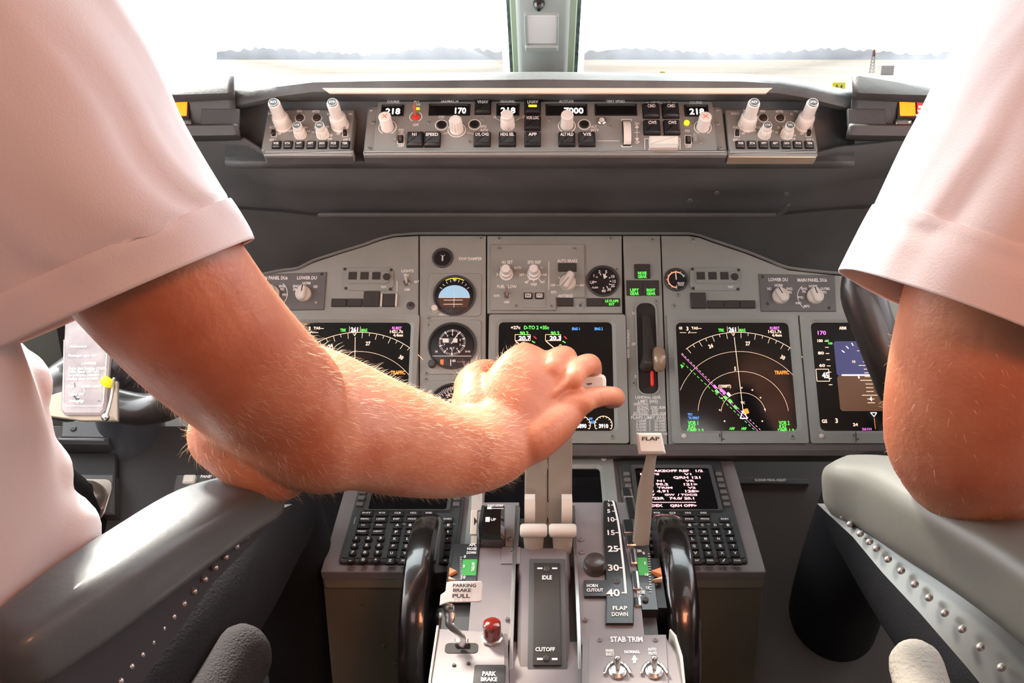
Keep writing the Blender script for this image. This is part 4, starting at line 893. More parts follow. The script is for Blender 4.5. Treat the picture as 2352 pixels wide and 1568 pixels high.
def f(g):
    label(g, [('UP', 1457, 719, 6, 10), ('OFF', 1457, 790, 6, 12), ('DN', 1462, 864, 6, 9), ('LANDING GEAR', 1488, 912, 7, 58), ('LIMIT (IAS)', 1488, 921, 7, 46), ('OPERATING', 1472, 928, 6, 34), ('EXTEND', 1476, 935.5, 6, 26), ('270K-.82M', 1511, 935.5, 6, 34), ('RETRACT', 1477, 942, 6, 28), ('235K', 1504, 942, 6, 15), ('EXTENDED', 1472, 949, 6, 34), ('320K-.82M', 1513, 949, 6, 33),
              ('FLAPS LIMIT (IAS)', 1489, 958.5, 7, 80)])
    for i, (a, b) in enumerate((('1-250K', '15-200K'), ('2-250K', '25-190K'), ('5-250K', '30-175K'), ('10-210K', '40-162K'))): label(g, [(a, 1473, 966+7*i, 5.6, 24), (b, 1516, 966+7*i, 5.6, 26)])
    for q in ((1453, 953, 1529, 953), (1492, 963, 1493, 990)): g.pl(*q, 1.3, 0, paint)
    g.pt('LANDING GEAR', 1443, 790, 5.5, paint, 68, rot=-pi/2-.03)
    g.pt('FLAP', 1528, 996, 5, paint, 10)
sub(lg, M.up(.0006), 'lettering', f)
# --- lower edge ledge
g = MB(); yb = 1023
P = [at_panel(1248, 1021, .004), at_panel(1248, 1027, .016), W(1248, 1034, 1.232), W(1248, 1046, 1.232), W(1248, 1054, 1.25), W(1248, 1060, 1.30), W(1248, 1040, 1.34), at_panel(1248, 1015, -.03)]
g.prof([(p.y, p.z) for p in P], -.62, .68, mat('ledge_brown', (.12, .105, .098), .5, var=.1, vs=10)); g.build('panel_ledge', label='rounded dark grey ledge running under the main instrument panel', cat='ledge')
# ------------------------------------------------------------------ forward electronic panel
E = Plane(W(1248, 1150, 1.185), (1, 0, 0), (0, cos(radians(13)), sin(radians(13))))
ep = thing('forward_electronic_panel', 'sloping grey panel between the main panel and the throttle quadrant', 'panel', E.at(0, -.15, -.1))
vt, vb = E.uv(1248, 1058)[1], -.130
sub(ep, E, 'surface', lambda g: g.box(-.275, vb, .275, vt, -.012, 0, pedg, .002, .001))
fr_ = mat('pedestal_olive', (.16, .145, .11), .5, var=.12, vs=8)
P0 = E.at(0, vb, 0)
g = MB(Plane((0, P0.y+.008, P0.z), (1, 0, 0), (0, 0, 1)))
for a, b in ((-.275, -.02), (.02, .275)): g.box(a, -P0.z+.002, b, -.012, -.02, 0, fr_, .001, .001)
for a, b in ((-.275, -.02), (.02, .275)): g.box(a, -.028, b, -.008, 0, .004, mat('rounded_edge_olive', (.24, .22, .17), .4), .006, .003)
g.build('front_face', ep)
FF = Plane((0, P0.y+.006, P0.z), (1, 0, 0), (0, 0, 1))
for x, y in ((832, 1385), (884, 1482), (908, 1525)): screw(ep, FF, x, y, 4, fr_)
def mcdu(uc, lab, lit):
    th = thing('control_display_unit', lab, 'keypad computer', E.at(uc, -.02, 0))
    v1, v0 = vt-.006, -.118; hw = .0735
    sub(th, E, 'case', lambda g: (g.box(uc-hw, v0, uc+hw, v1, 0, .006, dgrey, .004, .0015), g.box(uc-hw+.003, v0+.004, uc+hw-.003, v1-.003, .006, .008, mat('keypad_face', (.055, .06, .062), .45), .003, .0008)))
    s1, s0 = v1-.022, v1-.107
    def f(g):
        g.box(uc-.052, s0, uc+.052, s1, .008, .0092, scrm, .003); g.S = E.up(.0096)
        g.rings([[g.S.at(p[0], p[1], w) for p in P] for P, w in ((rrect(uc-.058, s0-.005, uc+.058, s1+.006, .004), -.001), (rrect(uc-.057, s0-.004, uc+.057, s1+.005, .004), .002), (rrect(uc-.052, s0, uc+.052, s1, .003), 0))], dgrey, False, False)
        if lit:
            rows = [('       TAKEOFF REF   1/2', 0), (' FLAPS            V1', 1), (' 5/---          QRH 121', 0), (' 22C  N1          VR', 1), (' 90.2 90.2       121>', 0), (' CG   TRIM        V2', 1), (' 20.1 4.91       128>', 0), (' RWY      GW  / TOCG', 1), (' RW22R   74.0/ 20.1', 0), (' ------------------', 0), ('<INDEX     QRH OFF>', 0)]
            pk = mat('glow_pink', (1, .45, .50), .5, em=.9)
            for i, (t, sm) in enumerate(rows):
                g.text(t, uc-.049, s1-.006-.0072*i, .0037 if sm else .0046, pk, .0002, 'l', wid=.096*len(t)/25)
    sub(th, E, 'screen', f)
    for sd in (-1, 1):
        for k in range(6):
            sub(th, E, 'line_select_key', lambda g: g.box(uc+sd*.0645-.0045, s1-.014-.0125*k-.0035, uc+sd*.0645+.0045, s1-.014-.0125*k+.0035, .008, .012, mat('key_edge', (.16, .155, .15), .35), .001, .0008))
    U0 = uc-.064
    def key(u, v, w_, h_, t, rnd=0):
        def f(g):
            if rnd: g.lathe(u, v, [(rnd, .008), (rnd, .011), (rnd*.85, .0125)], keym, 16)
            else: g.box(u-w_/2, v-h_/2, u+w_/2, v+h_/2, .008, .012, keym, .0008, .0009)
            g.S = E.up(.0128 if rnd else .0123); g.text(t, u, v, .0042 if len(t) == 1 else .0026, paint, 0, wid=.0038 if len(t) == 1 else min(w_*.78, .0028*len(t)))
        sub(th, E, 'key', f)
    y0 = s0-.010
    for i, t in enumerate(('INIT', 'RTE', 'CLB', 'CRZ', 'DES')): key(U0+.012+.0205*i, y0, .0165, .0075, t)
    for i, t in enumerate(('MENU', 'LEGS', 'DEP', 'HOLD', 'PROG')): key(U0+.012+.0205*i, y0-.0115, .0165, .0075, t)
    key(U0+.120, y0-.0115, .014, .0075, 'EXEC')
    for i, t in enumerate(('N1', 'FIX')): key(U0+.012+.0205*i, y0-.023, .0165, .0075, t)
    for i, t in enumerate(('PREV', 'NEXT')): key(U0+.012+.0205*i, y0-.0345, .0165, .0075, t)
    for j, r_ in enumerate(('ABCDE', 'FGHIJ', 'KLMNO', 'PQRST', 'UVWXY')):
        for i, t in enumerate(r_): key(U0+.056+.0165*i, y0-.023-.0125*j, .0115, .0092, t)
    for i, t in enumerate(('Z', 'SP', 'DEL', '/', 'CLR')): key(U0+.056+.0165*i, y0-.023-.0125*5, .0115, .0092, t)
    for j, r_ in enumerate(('123', '456', '789', '.0+')):
        for i, t in enumerate(r_): key(U0+.007+.0155*i, y0-.047-.0125*j, 0, 0, t, .0052)
    sub(th, E.up(.0083), 'lettering', lambda g: (g.line(uc-.010, y0-.0170, uc+.066, y0-.0170, .0005, 0, paint), g.line(uc-.066, y0-.0172, uc-.066, y0-.004, .0004, 0, paint)))
mcdu(-.181, 'keypad computer left of the throttle quadrant, lower rows of keys below the forearm', False)
mcdu(.181, 'keypad computer right of the throttle quadrant with pink takeoff text on its screen', True)
ld = thing('display_unit', 'dark unlit lower display in front of the thrust levers', 'display screen', E.at(0, .01, 0))
def f(g):
    hw = .098
    I = rrect(-.080, -.10, .080, vt-.022, .006); O = rrect(-.1, -.115, .100, vt-.002, .003); I2 = rrect(-.084, -.105, .084, vt-.018, .008)
    g.rings([[E.at(p[0], p[1], w) for p in P] for P, w in ((O, 0), (O, .007), (I2, .008), (I, .004), (I, .002))], grey, False, False)
sub(ld, E, 'bezel', f)
sub(ld, E, 'screen', lambda g: g.box(-.0805, -.10, .0805, vt-.0215, .001, .003, scrm, .004))
sub(ld, E, 'light_sensor', lambda g: g.lathe(*E.uv(1386, 1064), [(.004, .007), (.004, .009), (.003, .010)], ivory, 16))
# ------------------------------------------------------------------ throttle quadrant
A = Arc(.93, .230, .50)
tq = thing('throttle_quadrant', 'grey domed throttle quadrant with levers between the two pilots', 'throttle quadrant', Vector((0, .80, 0)))
qx0, qx1 = A.uv(1094, 1300)[0], .102
QX0 = -.076
def arcprof(a0, a1, n=18, w=0): return [(A.y+(A.R+w)*sin(radians(lerp(a0, a1, k/n))), A.z+(A.R+w)*cos(radians(lerp(a0, a1, k/n)))) for k in range(n+1)]
P = [(.735, .05)]+[(A.at(0, 0).y+A.R*sin(a), A.z+A.R*cos(a)) for a in [radians(x) for x in range(-23, 4, 2)]]+[(.968, .722), (.982, .706), (.985, .05)]
g = MB()
g.prof(P, QX0, -.030, pedg); g.prof(P, .034, qx1-.0, pedg)
P2 = [(y, z-.022) if z > .1 else (y, z) for y, z in P]
g.prof(P2, -.031, .035, mat('lever_well', (.10, .092, .088), .5))
g.build('housing', tq, ang=25)
# panel seams and screws on the dome
def arcstrip(g, u0, u1, v0, v1, w0, w1, m, n=16, uf=None, r=0):
    R = []
    for k in range(n+1):
        v = lerp(v0, v1, k/n); a, b = (uf(k/n) if uf else (u0, u1))
        R.append([A.at(a, v, w0), A.at(a, v, w1-.0006), A.at(a+.0006, v, w1), A.at(b-.0006, v, w1), A.at(b, v, w1-.0006), A.at(b, v, w0)])
    g.rings(R, m)
def av(y): return A.uv(1248, y)[1]
for x, y in ((1172, 1239), (1175, 1271), (1165, 1422), (1334, 1241), (1337, 1270), (1344, 1424), (1409, 1423)): screw(tq, A, x, y, 5.5 if y in (1239, 1271) else 4.5, pedg, w=.0012)
sub(tq, A, 'guide_strip', lambda g: arcstrip(g, -.034, -.030, av(1560), av(1165), -.004, .003, steel))
sub(tq, A, 'guide_strip', lambda g: arcstrip(g, .034, .038, av(1560), av(1165), -.004, .003, steel))
sub(tq, A, 'lever_guard', lambda g: (arcstrip(g, *(A.uv(1152, 1270)[0], A.uv(1196, 1270)[0]), av(1296), av(1258), 0, .0015, pedg), arcstrip(g, *(A.uv(1162, 1220)[0], A.uv(1192, 1220)[0]), av(1256), av(1166), 0, .001, mat('light_plate', (.25, .235, .23), .5))))
# central cover with the IDLE / CUTOFF plate
def f(g):
    P = [(-.0290, av(1268)), (.0290, av(1268)), (.0305, av(1300)), (.026, av(1350)), (.026, av(1565)), (-.026, av(1565)), (-.026, av(1350)), (-.0305, av(1300))]
    R = []
    for k in range(25):
        v = lerp(av(1566), av(1262), k/24); hw = .029 if v > av(1320) else .0265
        R.append([A.at(-hw-.002, v, -.02), A.at(-hw, v, -.004), A.at(-hw+.004, v, .002), A.at(hw-.004, v, .002), A.at(hw, v, -.004), A.at(hw+.002, v, -.02)])
    g.rings(R, mat('cover_mauve', (.19, .165, .175), .45, var=.08, vs=20))
sub(tq, A, 'centre_cover', f)
def pr(x0, x1, y): return (A.uv(x0, y)[0], A.uv(x1, y)[0])
sub(tq, A, 'gate_plate', lambda g: (arcstrip(g, *pr(1214, 1300, 1400), av(1548), av(1288), .002, .0032, dgrey), arcstrip(g, *pr(1226, 1287, 1400), av(1532), av(1300), .0032, .005, mat('plate_dark_brown', (.035, .028, .024), .4))))
A5 = lambda w: type('S', (), {'at': staticmethod(lambda u, v, q=0: A.at(u, v, q+w)), 'uv': staticmethod(A.uv)})()
def f(g):
    g.S = A5(.0053)
    g.pt('IDLE', 1256, 1334, 9, paint, 23); g.pt('CUTOFF', 1252, 1497, 9, paint, 45)
    for y in (1313, 1519):
        for x in (1240, 1274): u, v = A.uv(x, y); g.box(u-.0028, v-.0011, u+.0028, v+.0011, 0, .0002, paint)
sub(tq, A, 'lettering', f)
for x, y in ((1256, 1314), (1254, 1518)): screw(tq, A, x, y, 6, dgrey, w=.005)
# start levers
def cyl_h(g, x0, x1, c, r, m, n=20, fl=1.0):
    R = []
    for x, q in ((x0, .55), (x0+.0008, .85), (x0+.003, 1), (x1-.003, 1), (x1-.0008, .85), (x1, .55)):
        R.append([Vector((x, c.y+r*q*cos(2*pi*i/n), c.z+r*q*fl*sin(2*pi*i/n))) for i in range(n)])
    g.rings(R, m)
for a, b, lab in ((1195, 1257, 'left'), (1260, 1323, 'right')):
    u0, u1 = A.uv(a, 1244)[0], A.uv(b, 1244)[0]; c = A.at((u0+u1)/2, av(1254), .022)
    def f(g):
        cyl_h(g, u0, u1, c, .0085, ivory, fl=.85)
        g.tube([c+Vector((0, 0, -.003)), A.at((u0+u1)/2, av(1262), -.004)], [(.012, .004), (.010, .004)], levm, 12, side=(1, 0, 0))
    sub(tq, A, 'start_lever', f)
# thrust levers
def lever(a, b, kx0, kx1, kn_lab):
    def f(g):
        base = [(W(a+ .5, 1205, 1.015), W(b-.5, 1205, 1.015)), (W(a, 1160, 1.010), W(b, 1160, 1.010)), (W(a, 1105, 1.002), W(b, 1105, 1.002)), (W(a+2, 1010, .985), W(b+1, 1010, .985)), (W(a+3, 900, .972), W(b+1, 900, .972))]
        R = []
        for p, q in base:
            fw = Vector((0, .014, .006)); e_ = Vector((.0018, 0, 0))
            R.append([p+fw, p+Vector((0, .0015, .0005)), p+e_, q-e_, q+Vector((0, .0015, .0005)), q+fw])
        g.rings(R, levm)
    o = sub(tq, A, 'thrust_lever', f)
    def f(g):
        x0, x1 = (W(a, 1180, 1.0), W(b, 1180, 1.0)); xo = a if a < 1230 else b-24
        p, q = W(xo, 1182, .992), W(xo+24, 1182, .992)
        R = []
        for k in range(9):
            t = k/8; dz = lerp(.020, -.010, t); dy = -.006*sin(pi*t)-.004*t
            R.append([p+Vector((0, dy+.012, dz)), p+Vector((0, dy, dz)), q+Vector((0, dy, dz)), q+Vector((0, dy+.012, dz))])
        g.rings(R, ivory)
    h = MB(); f(h); h.build('hinge_cover', o, 'pale curved hinge cover')
    c = W((kx0+kx1)/2, 884, .985)
    g = MB(); u0, u1 = W(kx0, 884, .985).x, W(kx1, 884, .985).x
    S_ = camplane((kx0+kx1)/2, 882, .975, 8)
    g = MB(S_); g.pbox(kx0, 858, kx1, 908, -.022, 0, ivory, .006, .004); 
    kn = g.build('knob', o, 'ivory knob')
    if kx1 > 1350:
        g = MB(S_.up(.0003)); g.pt('A/T', 1354, 882, 5, inkb, 10); g.pt('DISC', 1353, 892, 4, inkb, 12); g.pl(1346, 881, 1360, 881, 1.5, 0, inkb); g.build('lettering', kn)
lever(1205, 1257, 1128, 1256, 'left'); lever(1259, 1314, 1259, 1393, 'right')
sub(tq, A, 'lever_fairing', lambda g: arcstrip(g, A.uv(1229, 1200)[0], A.uv(1290, 1200)[0], av(1232), av(1160), -.02, .004, mat('fairing', (.16, .145, .135), .4)))
# flap lever, its plate and gate
def plate_u(t):                                       # t 0 bottom .. 1 top
    y = lerp(1436, 1157, t); x0 = yat([(1157, 1386), (1200, 1386), (1300, 1389), (1372, 1392), (1436, 1391)], y); x1 = yat([(1157, 1414), (1182, 1420), (1230, 1429), (1300, 1444), (1372, 1456), (1436, 1455)], y)
    return x0, x1
def f(g):
    n = 34; R = []
    for k in range(n+1):
        t = k/n; y = lerp(1436, 1157, t); x0, x1 = plate_u(t)
        v = av(y); a = A.uv(x0, y)[0]; b = A.uv(x1, y)[0]
        R.append([A.at(a, v, 0), A.at(a, v, .0035), A.at(a+.001, v, .0045), A.at(b-.001, v, .0045), A.at(b, v, .0035), A.at(b, v, 0)])
    g.rings(R, keym)
    a, b = A.uv(1341, 1358)[0], A.uv(1396, 1358)[0]; arcstrip(g, a, b, av(1374), av(1338), 0, .0043, keym, 6)
sub(tq, A, 'flap_scale_plate', f)
def f(g):
    g.S = A5(.0049)
    for t, y, h in (('1', 1159, 5), ('2', 1168, 6), ('5', 1182, 8), ('10', 1201, 10), ('15', 1231, 11), ('25', 1268, 13), ('30', 1311, 14), ('40', 1368, 16)):
        x = 1398 if y < 1190 else (1402 if y < 1240 else 1408); g.pt(t, x, y, h*1.0, paint, h*.95*len(t)*1.0)
        x2 = yat([(1157, 1410), (1200, 1418), (1230, 1422), (1268, 1426), (1311, 1431), (1368, 1437)], y)
        a = A.uv(x2, y); g.line(a[0]-.0045, a[1], a[0], a[1], .0018, .0001, paint)
    pts = [(1408, 1158), (1414, 1182), (1419, 1204), (1423, 1231), (1427, 1268), (1432, 1311), (1437, 1370)]
    for p, q in zip(pts, pts[1:]): a, b = A.uv(*p), A.uv(*q); g.line(*a, *b, .0024, .0001, paint)
    g.pt('FLAP', 1423, 1403, 9, paint, 34); g.pt('DOWN', 1423, 1417, 9, paint, 38); g.pt('HORN', 1360, 1352, 7, paint, 26); g.pt('CUTOUT', 1366, 1362, 7, paint, 38)
sub(tq, A, 'lettering', f)
screw(tq, A, 1416, 1341, 7, dgrey, w=.0045)
def f(g):
    u, v = A.uv(1366, 1306); p = A.at(u, v, 0); q = A.at(u, v, .013)
    g.lathe(u, v, [(.0125, 0), (.0125, .010), (.0105, .014), (.007, .0155)], mat('knob_brown', (.06, .045, .04), .35, coat=.3), 30)
sub(tq, A, 'horn_cutout_button', f)
# stepped metal gate of the flap lever
def f(g):
    for x0, x1, y0, y1, w in ((1432, 1450, 1128, 1148, .010), (1444, 1456, 1148, 1200, .008), (1434, 1456, 1202, 1232, .012), (1440, 1458, 1236, 1258, .009), (1450, 1460, 1266, 1300, .010), (1454, 1466, 1316, 1358, .009), (1458, 1472, 1374, 1394, .006)):
        a = A.uv(x0, y1); b = A.uv(x1, y0); g.box(a[0], a[1], b[0], b[1], -.004, w*.5, steel, .001, .001)
        g.box(a[0]+.001, a[1]+.001, b[0]-.003, b[1]-.001, w*.5, w*.5+.0003, blk)
sub(tq, A, 'flap_gate', f, 'bright stepped metal gate')
def f(g):
    g.tube([W(1468, 1290, .985), W(1476, 1200, .98), W(1483, 1120, .975), W(1494, 1060, .968), W(1498, 1034, .965)], [(.0095, .003), (.0095, .003), (.0085, .003), (.006, .003), (.006, .003)], levm, 12, 3, side=(1, 0, 0))
fl = sub(tq, A, 'flap_lever', f)
FS = camplane(1495, 1018, .955, 14)
g = MB(FS); g.ppoly([(1461, 993), (1520, 993), (1530, 1041), (1468, 1041)], -.010, 0, ivory, .0025); k_ = g.build('flap_handle', fl, 'ivory handle lettered FLAP')
g = MB(FS.up(.0003)); g.pt('FLAP', 1494, 1007, 8, inkb, 41); g.build('lettering', k_)
# speed brake lever and plate
BS = A5(0)
def f(g):
    B = camplane(1131, 1196, .975, 40)
    g.S = B; g.ppoly([(1106, 1156), (1159, 1158), (1158, 1231), (1152, 1236), (1100, 1234), (1098, 1205)], -.03, 0, gloss, .004)
sub(tq, A, 'speed_brake_plate', f, 'black plate lettered UP')
B = camplane(1131, 1196, .975, 40).up(.0004)
sub(tq, B, 'lettering', lambda g: (g.pt('FLIGHT DETENT', 1138, 1161, 5, paint, 36), g.pl(1119, 1167, 1157, 1167, 1.6, 0, paint), g.pbox(1119, 1164, 1129, 1169, 0, .0001, paint), g.pbox(1115, 1187, 1125, 1198, 0, .0001, paint), g.pt('UP', 1133, 1193, 6, paint, 12)))
def f(g):
    g.S = camplane(1090, 1190, .995, 25); g.pbox(1083, 1128, 1108, 1172, -.004, 0, mat('pale_metal', (.55, .53, .48), .45), 0, .0005); g.pbox(1081, 1172, 1097, 1228, -.002, .002, ivory, 0, .0008); g.ppoly([(1089, 1188), (1096, 1197), (1089, 1207)], .002, .0023, inkb); g.pbox(1082, 1230, 1096, 1250, -.003, .001, mat('pale_metal', (.5, .5, .5), .5), 0, .0005)
sub(tq, A, 'speed_brake_lever', f, 'pale flat lever with a black arrow')
# stabiliser trim indicators
def trim(x0, x1, sgn):
    def f(g):
        a = A.uv(x0, 1300)[0]; b = A.uv(x1, 1300)[0]; arcstrip(g, a, b, av(1372 if sgn < 0 else 1402), av(1252), -.03, .002, keym, 14)
        if sgn < 0: arcstrip(g, A.uv(1030, 1300)[0], A.uv(1052, 1300)[0], av(1340), av(1285), -.012, -.004, blk, 6)
        else: arcstrip(g, A.uv(1497, 1300)[0], A.uv(1520, 1300)[0], av(1390), av(1275), -.012, -.004, blk, 6)
    sub(tq, A, 'trim_scale_plate', f)
    def f(g):
        xa, xb = ((1062, 1096) if sgn < 0 else (1464, 1488)); arcstrip(g, A.uv(xa, 1300)[0], A.uv(xb, 1300)[0], av(1325), av(1288 if sgn < 0 else 1284), .001, .0026, grn, 8)
    sub(tq, A, 'green_band', f, 'green takeoff band')
    def f(g):
        xa, xb = ((1031, 1051) if sgn < 0 else (1496, 1517)); u0, v0 = A.uv(xa, 1330); u1, v1 = A.uv(xb, 1311)
        ti, bs = (u1, u0) if sgn < 0 else (u0, u1)
        g.poly([(bs, v0+.001), (bs, v1), (ti, (v0+v1)/2+.001)][::1], 0, .006, orp, .0005); g.poly([(bs, v0-.004), (bs, v0), (ti, v0-.005)], 0, .005, mat('pointer_pale', (.85, .62, .42), .5), .0004)
    sub(tq, A, 'trim_pointer', f, 'orange pointer')
    def f(g):
        g.S = A5(.0030)
        if sgn < 0:
            label(g, [('APL', 1086, 1256, 6, 16), ('NOSE', 1084, 1265, 6, 22), ('DOWN', 1083, 1274, 6, 22), ('0', 1068, 1283, 6, 5), ('5', 1066, 1305, 6, 5), ('10', 1064, 1330, 7, 11)]); g.pt('TAKE-OFF', 1087, 1306, 5, paint, 28, rot=pi/2)
            for k in range(12): u, v = A.uv(1059, 1284+4.5*k); g.line(u-.0012, v, u+.0012, v, .0007, 0, paint)
        else:
            label(g, [('DN', 1468, 1270, 6, 10), ('0', 1478, 1275, 6, 5), ('5', 1481, 1298, 6, 5), ('10', 1484, 1324, 6, 9), ('15', 1487, 1354, 6, 9), ('APL', 1469, 1355, 6, 12), ('NOSE', 1472, 1364, 7, 18), ('UP', 1468, 1373, 6, 9)])
            for k in range(16): u, v = A.uv(1490+k*.25, 1276+5.8*k); g.line(u-.0012, v, u+.0012, v, .0007, 0, paint)
    sub(tq, A, 'lettering', f)
trim(1036, 1098, -1); trim(1462, 1498, 1); screw(tq, A, 1482, 1381, 6, dgrey, w=.0035)
g = MB(); g.prof([(.715, .05)]+[(A.y+(A.R-.012)*sin(radians(x)), A.z+(A.R-.012)*cos(radians(x))) for x in range(-25, -5, 2)]+[(.90, .705), (.905, .05)], -.106, QX0+.001, dgrey); g.prof([(.715, .05)]+[(A.y+(A.R-.012)*sin(radians(x)), A.z+(A.R-.012)*cos(radians(x))) for x in range(-25, -5, 2)]+[(.90, .705), (.905, .05)], qx1-.001, .118, dgrey); g.build('side_cheek', tq)
# aft corner boxes: parking brake (left), stabiliser trim cutout (right)
T = Plane(W(1248, 1500, .845), (1, 0, 0), (0, 1, .10))
def uvb(x, y): return T.uv(x, y)
def cornerbox(name, lab, cat, poly):
    c = T.at(*T.uv(sum(p[0] for p in poly)/len(poly), 1540)); c.z = 0
    th = thing(name, lab, cat, c)
    sub(th, T, 'body', lambda g: g.ppoly(poly, -.6, 0, pedg, .004)); return th
pb = cornerbox('parking_brake_box', 'grey box lettered PARK BRAKE at the aft left corner of the quadrant', 'control box', [(1004, 1437), (1166, 1448), (1172, 1700), (975, 1700), (984, 1560)])
sub(pb, T, 'edge_strip', lambda g: g.ppoly([(1003, 1438), (1008, 1437), (990, 1560), (980, 1700), (974, 1700), (985, 1560)], -.02, .002, ivory, .001))
T1 = T.up(.0008)
sub(pb, T, 'nameplate', lambda g: g.pbox(1087, 1527, 1160, 1600, 0, .001, blk, .002, .0005))
sub(pb, T.up(.0013), 'lettering', lambda g: (g.pt('PARK', 1123, 1547, 10, paint, 31), g.pt('BRAKE', 1123, 1560, 9, paint, 38)))
sub(pb, T, 'slot', lambda g: (g.pbox(1022, 1477, 1098, 1500, 0, .0006, recm, .004), g.pbox(1045, 1475, 1076, 1486, 0, .006, steel, .001, .001)))
for x, y in ((1043, 1528), (1076, 1524)): screw(pb, T, x, y, 4, dgrey)
def f(g):
    u, v = T.uv(1131, 1466); g.lathe(u, v, [(.0115, 0), (.0115, .003), (.010, .004)], steel, 8)
    g.lathe(u, v, [(.0092, .004), (.0092, .017), (.0086, .0195), (.006, .0212)], mat('lamp_red_lens', (.16, .012, .008), .15, coat=1), 26)
sub(pb, T, 'red_lamp', f, 'domed dark red lamp on a steel nut')
PBt = camplane(1064, 1360, .845, 25)
def f(g):
    P = [(PBt.at(*PBt.uv(1028, 1385), -.003)), W(1030, 1400, .852), W(1034, 1418, .85), W(1034, 1436, .848), W(1062, 1462, .845), W(1060, 1482, .848)]
    g.tube(P, [(.0065, .0018), (.006, .0018), (.005, .0018), (.0042, .0018), (.0035, .0018), (.0035, .0018)], steel, 10, 4, side=(1, -.3, 0))
pl_ = sub(pb, T, 'brake_lever', f)
sub(pb, PBt, 'pull_tag', lambda g: (g.ppoly([(1026, 1337), (1034, 1335), (1104, 1334), (1108, 1338), (1107, 1378), (1102, 1382), (1030, 1383), (1010, 1390), (1012, 1366), (1024, 1357)], -.0015, .0008, mat('tag_white', (.72, .70, .70), .35), .0006)), 'white tag lettered PARKING BRAKE PULL')
sub(pb, PBt.up(.0012), 'lettering', lambda g: (g.pt('PARKING', 1067, 1344, 7.5, inkb, 54), g.pt('BRAKE', 1061, 1355, 7.5, inkb, 42), g.pt('PULL', 1059, 1368, 9, inkb, 41)))
st = cornerbox('stab_trim_box', 'grey box lettered STAB TRIM at the aft right corner of the quadrant', 'control box', [(1338, 1456), (1528, 1453), (1560, 1500), (1573, 1560), (1585, 1700), (1336, 1700)])
sub(st, T, 'edge_strip', lambda g: g.ppoly([(1540, 1447), (1553, 1462), (1568, 1510), (1573, 1560), (1585, 1700), (1579, 1700), (1568, 1560), (1562, 1510), (1549, 1466), (1537, 1450)], -.02, .003, ivory, .001))
sub(st, T, 'face_plate', lambda g: g.ppoly([(1352, 1462), (1530, 1458), (1536, 1545), (1536, 1700), (1350, 1700)], 0, .0015, pedg, .001))
def f(g):
    label(g, [('STAB TRIM', 1439, 1468, 12, 75), ('MAIN', 1400, 1494, 6.5, 18), ('ELECT', 1401, 1502, 6.5, 19), ('NORMAL', 1452, 1497, 7, 36), ('AUTO', 1498, 1491, 6.5, 19), ('PILOT', 1499, 1500, 6.5, 19)])
    g.ppoly([(1457, 1504), (1450, 1515), (1454, 1515), (1454, 1523), (1461, 1523), (1461, 1515), (1465, 1515)], 0, .0002, paint)
sub(st, T.up(.0018), 'lettering', f)
for x, y in ((1377, 1473), (1505, 1473)): screw(st, T, x, y, 5.5, pedg, w=.0015)
for x in (1418, 1502):
    def f(g):
        u, v = T.uv(x, 1548); g.lathe(u, v, [(.0085, .0015), (.0085, .004), (.006, .006)], steel, 14); g.tube([T.at(u, v, .004), T.at(u, v+.004, .015)], [.0022, .0034], steel, 12)
        R = []
        for k in range(9): a = radians(20+140*k/8); R.append([T.at(u+.013*cos(a), v-.010+.022*sin(a), h) for h in (.0015, .004)])
        for a, b in zip(R, R[1:]): g.tube([a[1], b[1]], [.0016, .0016], steel, 6, ends=False)
    sub(st, T, 'cutout_switch', f, 'chrome toggle with arched guards')
sub(tq, T, 'aft_deck', lambda g: g.ppoly([(1168, 1440), (1340, 1440), (1340, 1700), (1168, 1700)], -.62, -.018, pedg, .001))
g = MB(Plane((0, .4, 0), (1, 0, 0), (0, 1, 0))); g.box(-.11, -.2, .135, .27, .05, .62, dgrey, .01, .01); g.build('aft_console', label='dark aft part of the centre console below the frame edge', cat='console')
# trim wheels
def wheel(x0, x1, lab):
    c = Vector(((x0+x1)/2, .872, .615)); Rw = .127
    th = thing('trim_wheel', lab, 'wheel', c)
    g = MB(); R = []; n = 64; w_ = (x1-x0)
    prof = [(.0, .82), (.02, .86), (.02, .95), (.12, .985), (.3, 1), (.7, 1), (.88, .985), (.98, .95), (.98, .86), (1, .82)]
    for t, q in prof: R.append([Vector((x0+w_*t, c.y+Rw*q*cos(2*pi*i/n), c.z+Rw*q*sin(2*pi*i/n))) for i in range(n)])
    g.rings(R, mat('wheel_black', (.010, .008, .008), .22, coat=.8, bump=.05, bs=200), True, True); g.build('rim', th)
    g = MB()
    a = radians(120)
    g.tube([c+Vector((-w_/2*1.04, 0, 0)), c+Vector((w_/2*1.04, 0, 0))], [.02, .02], steel, 20); g.build('hub', th)
wheel(-.152, -.121, 'glossy black trim wheel at the left side of the throttle quadrant'); wheel(.130, .165, 'glossy black trim wheel at the right side of the throttle quadrant')
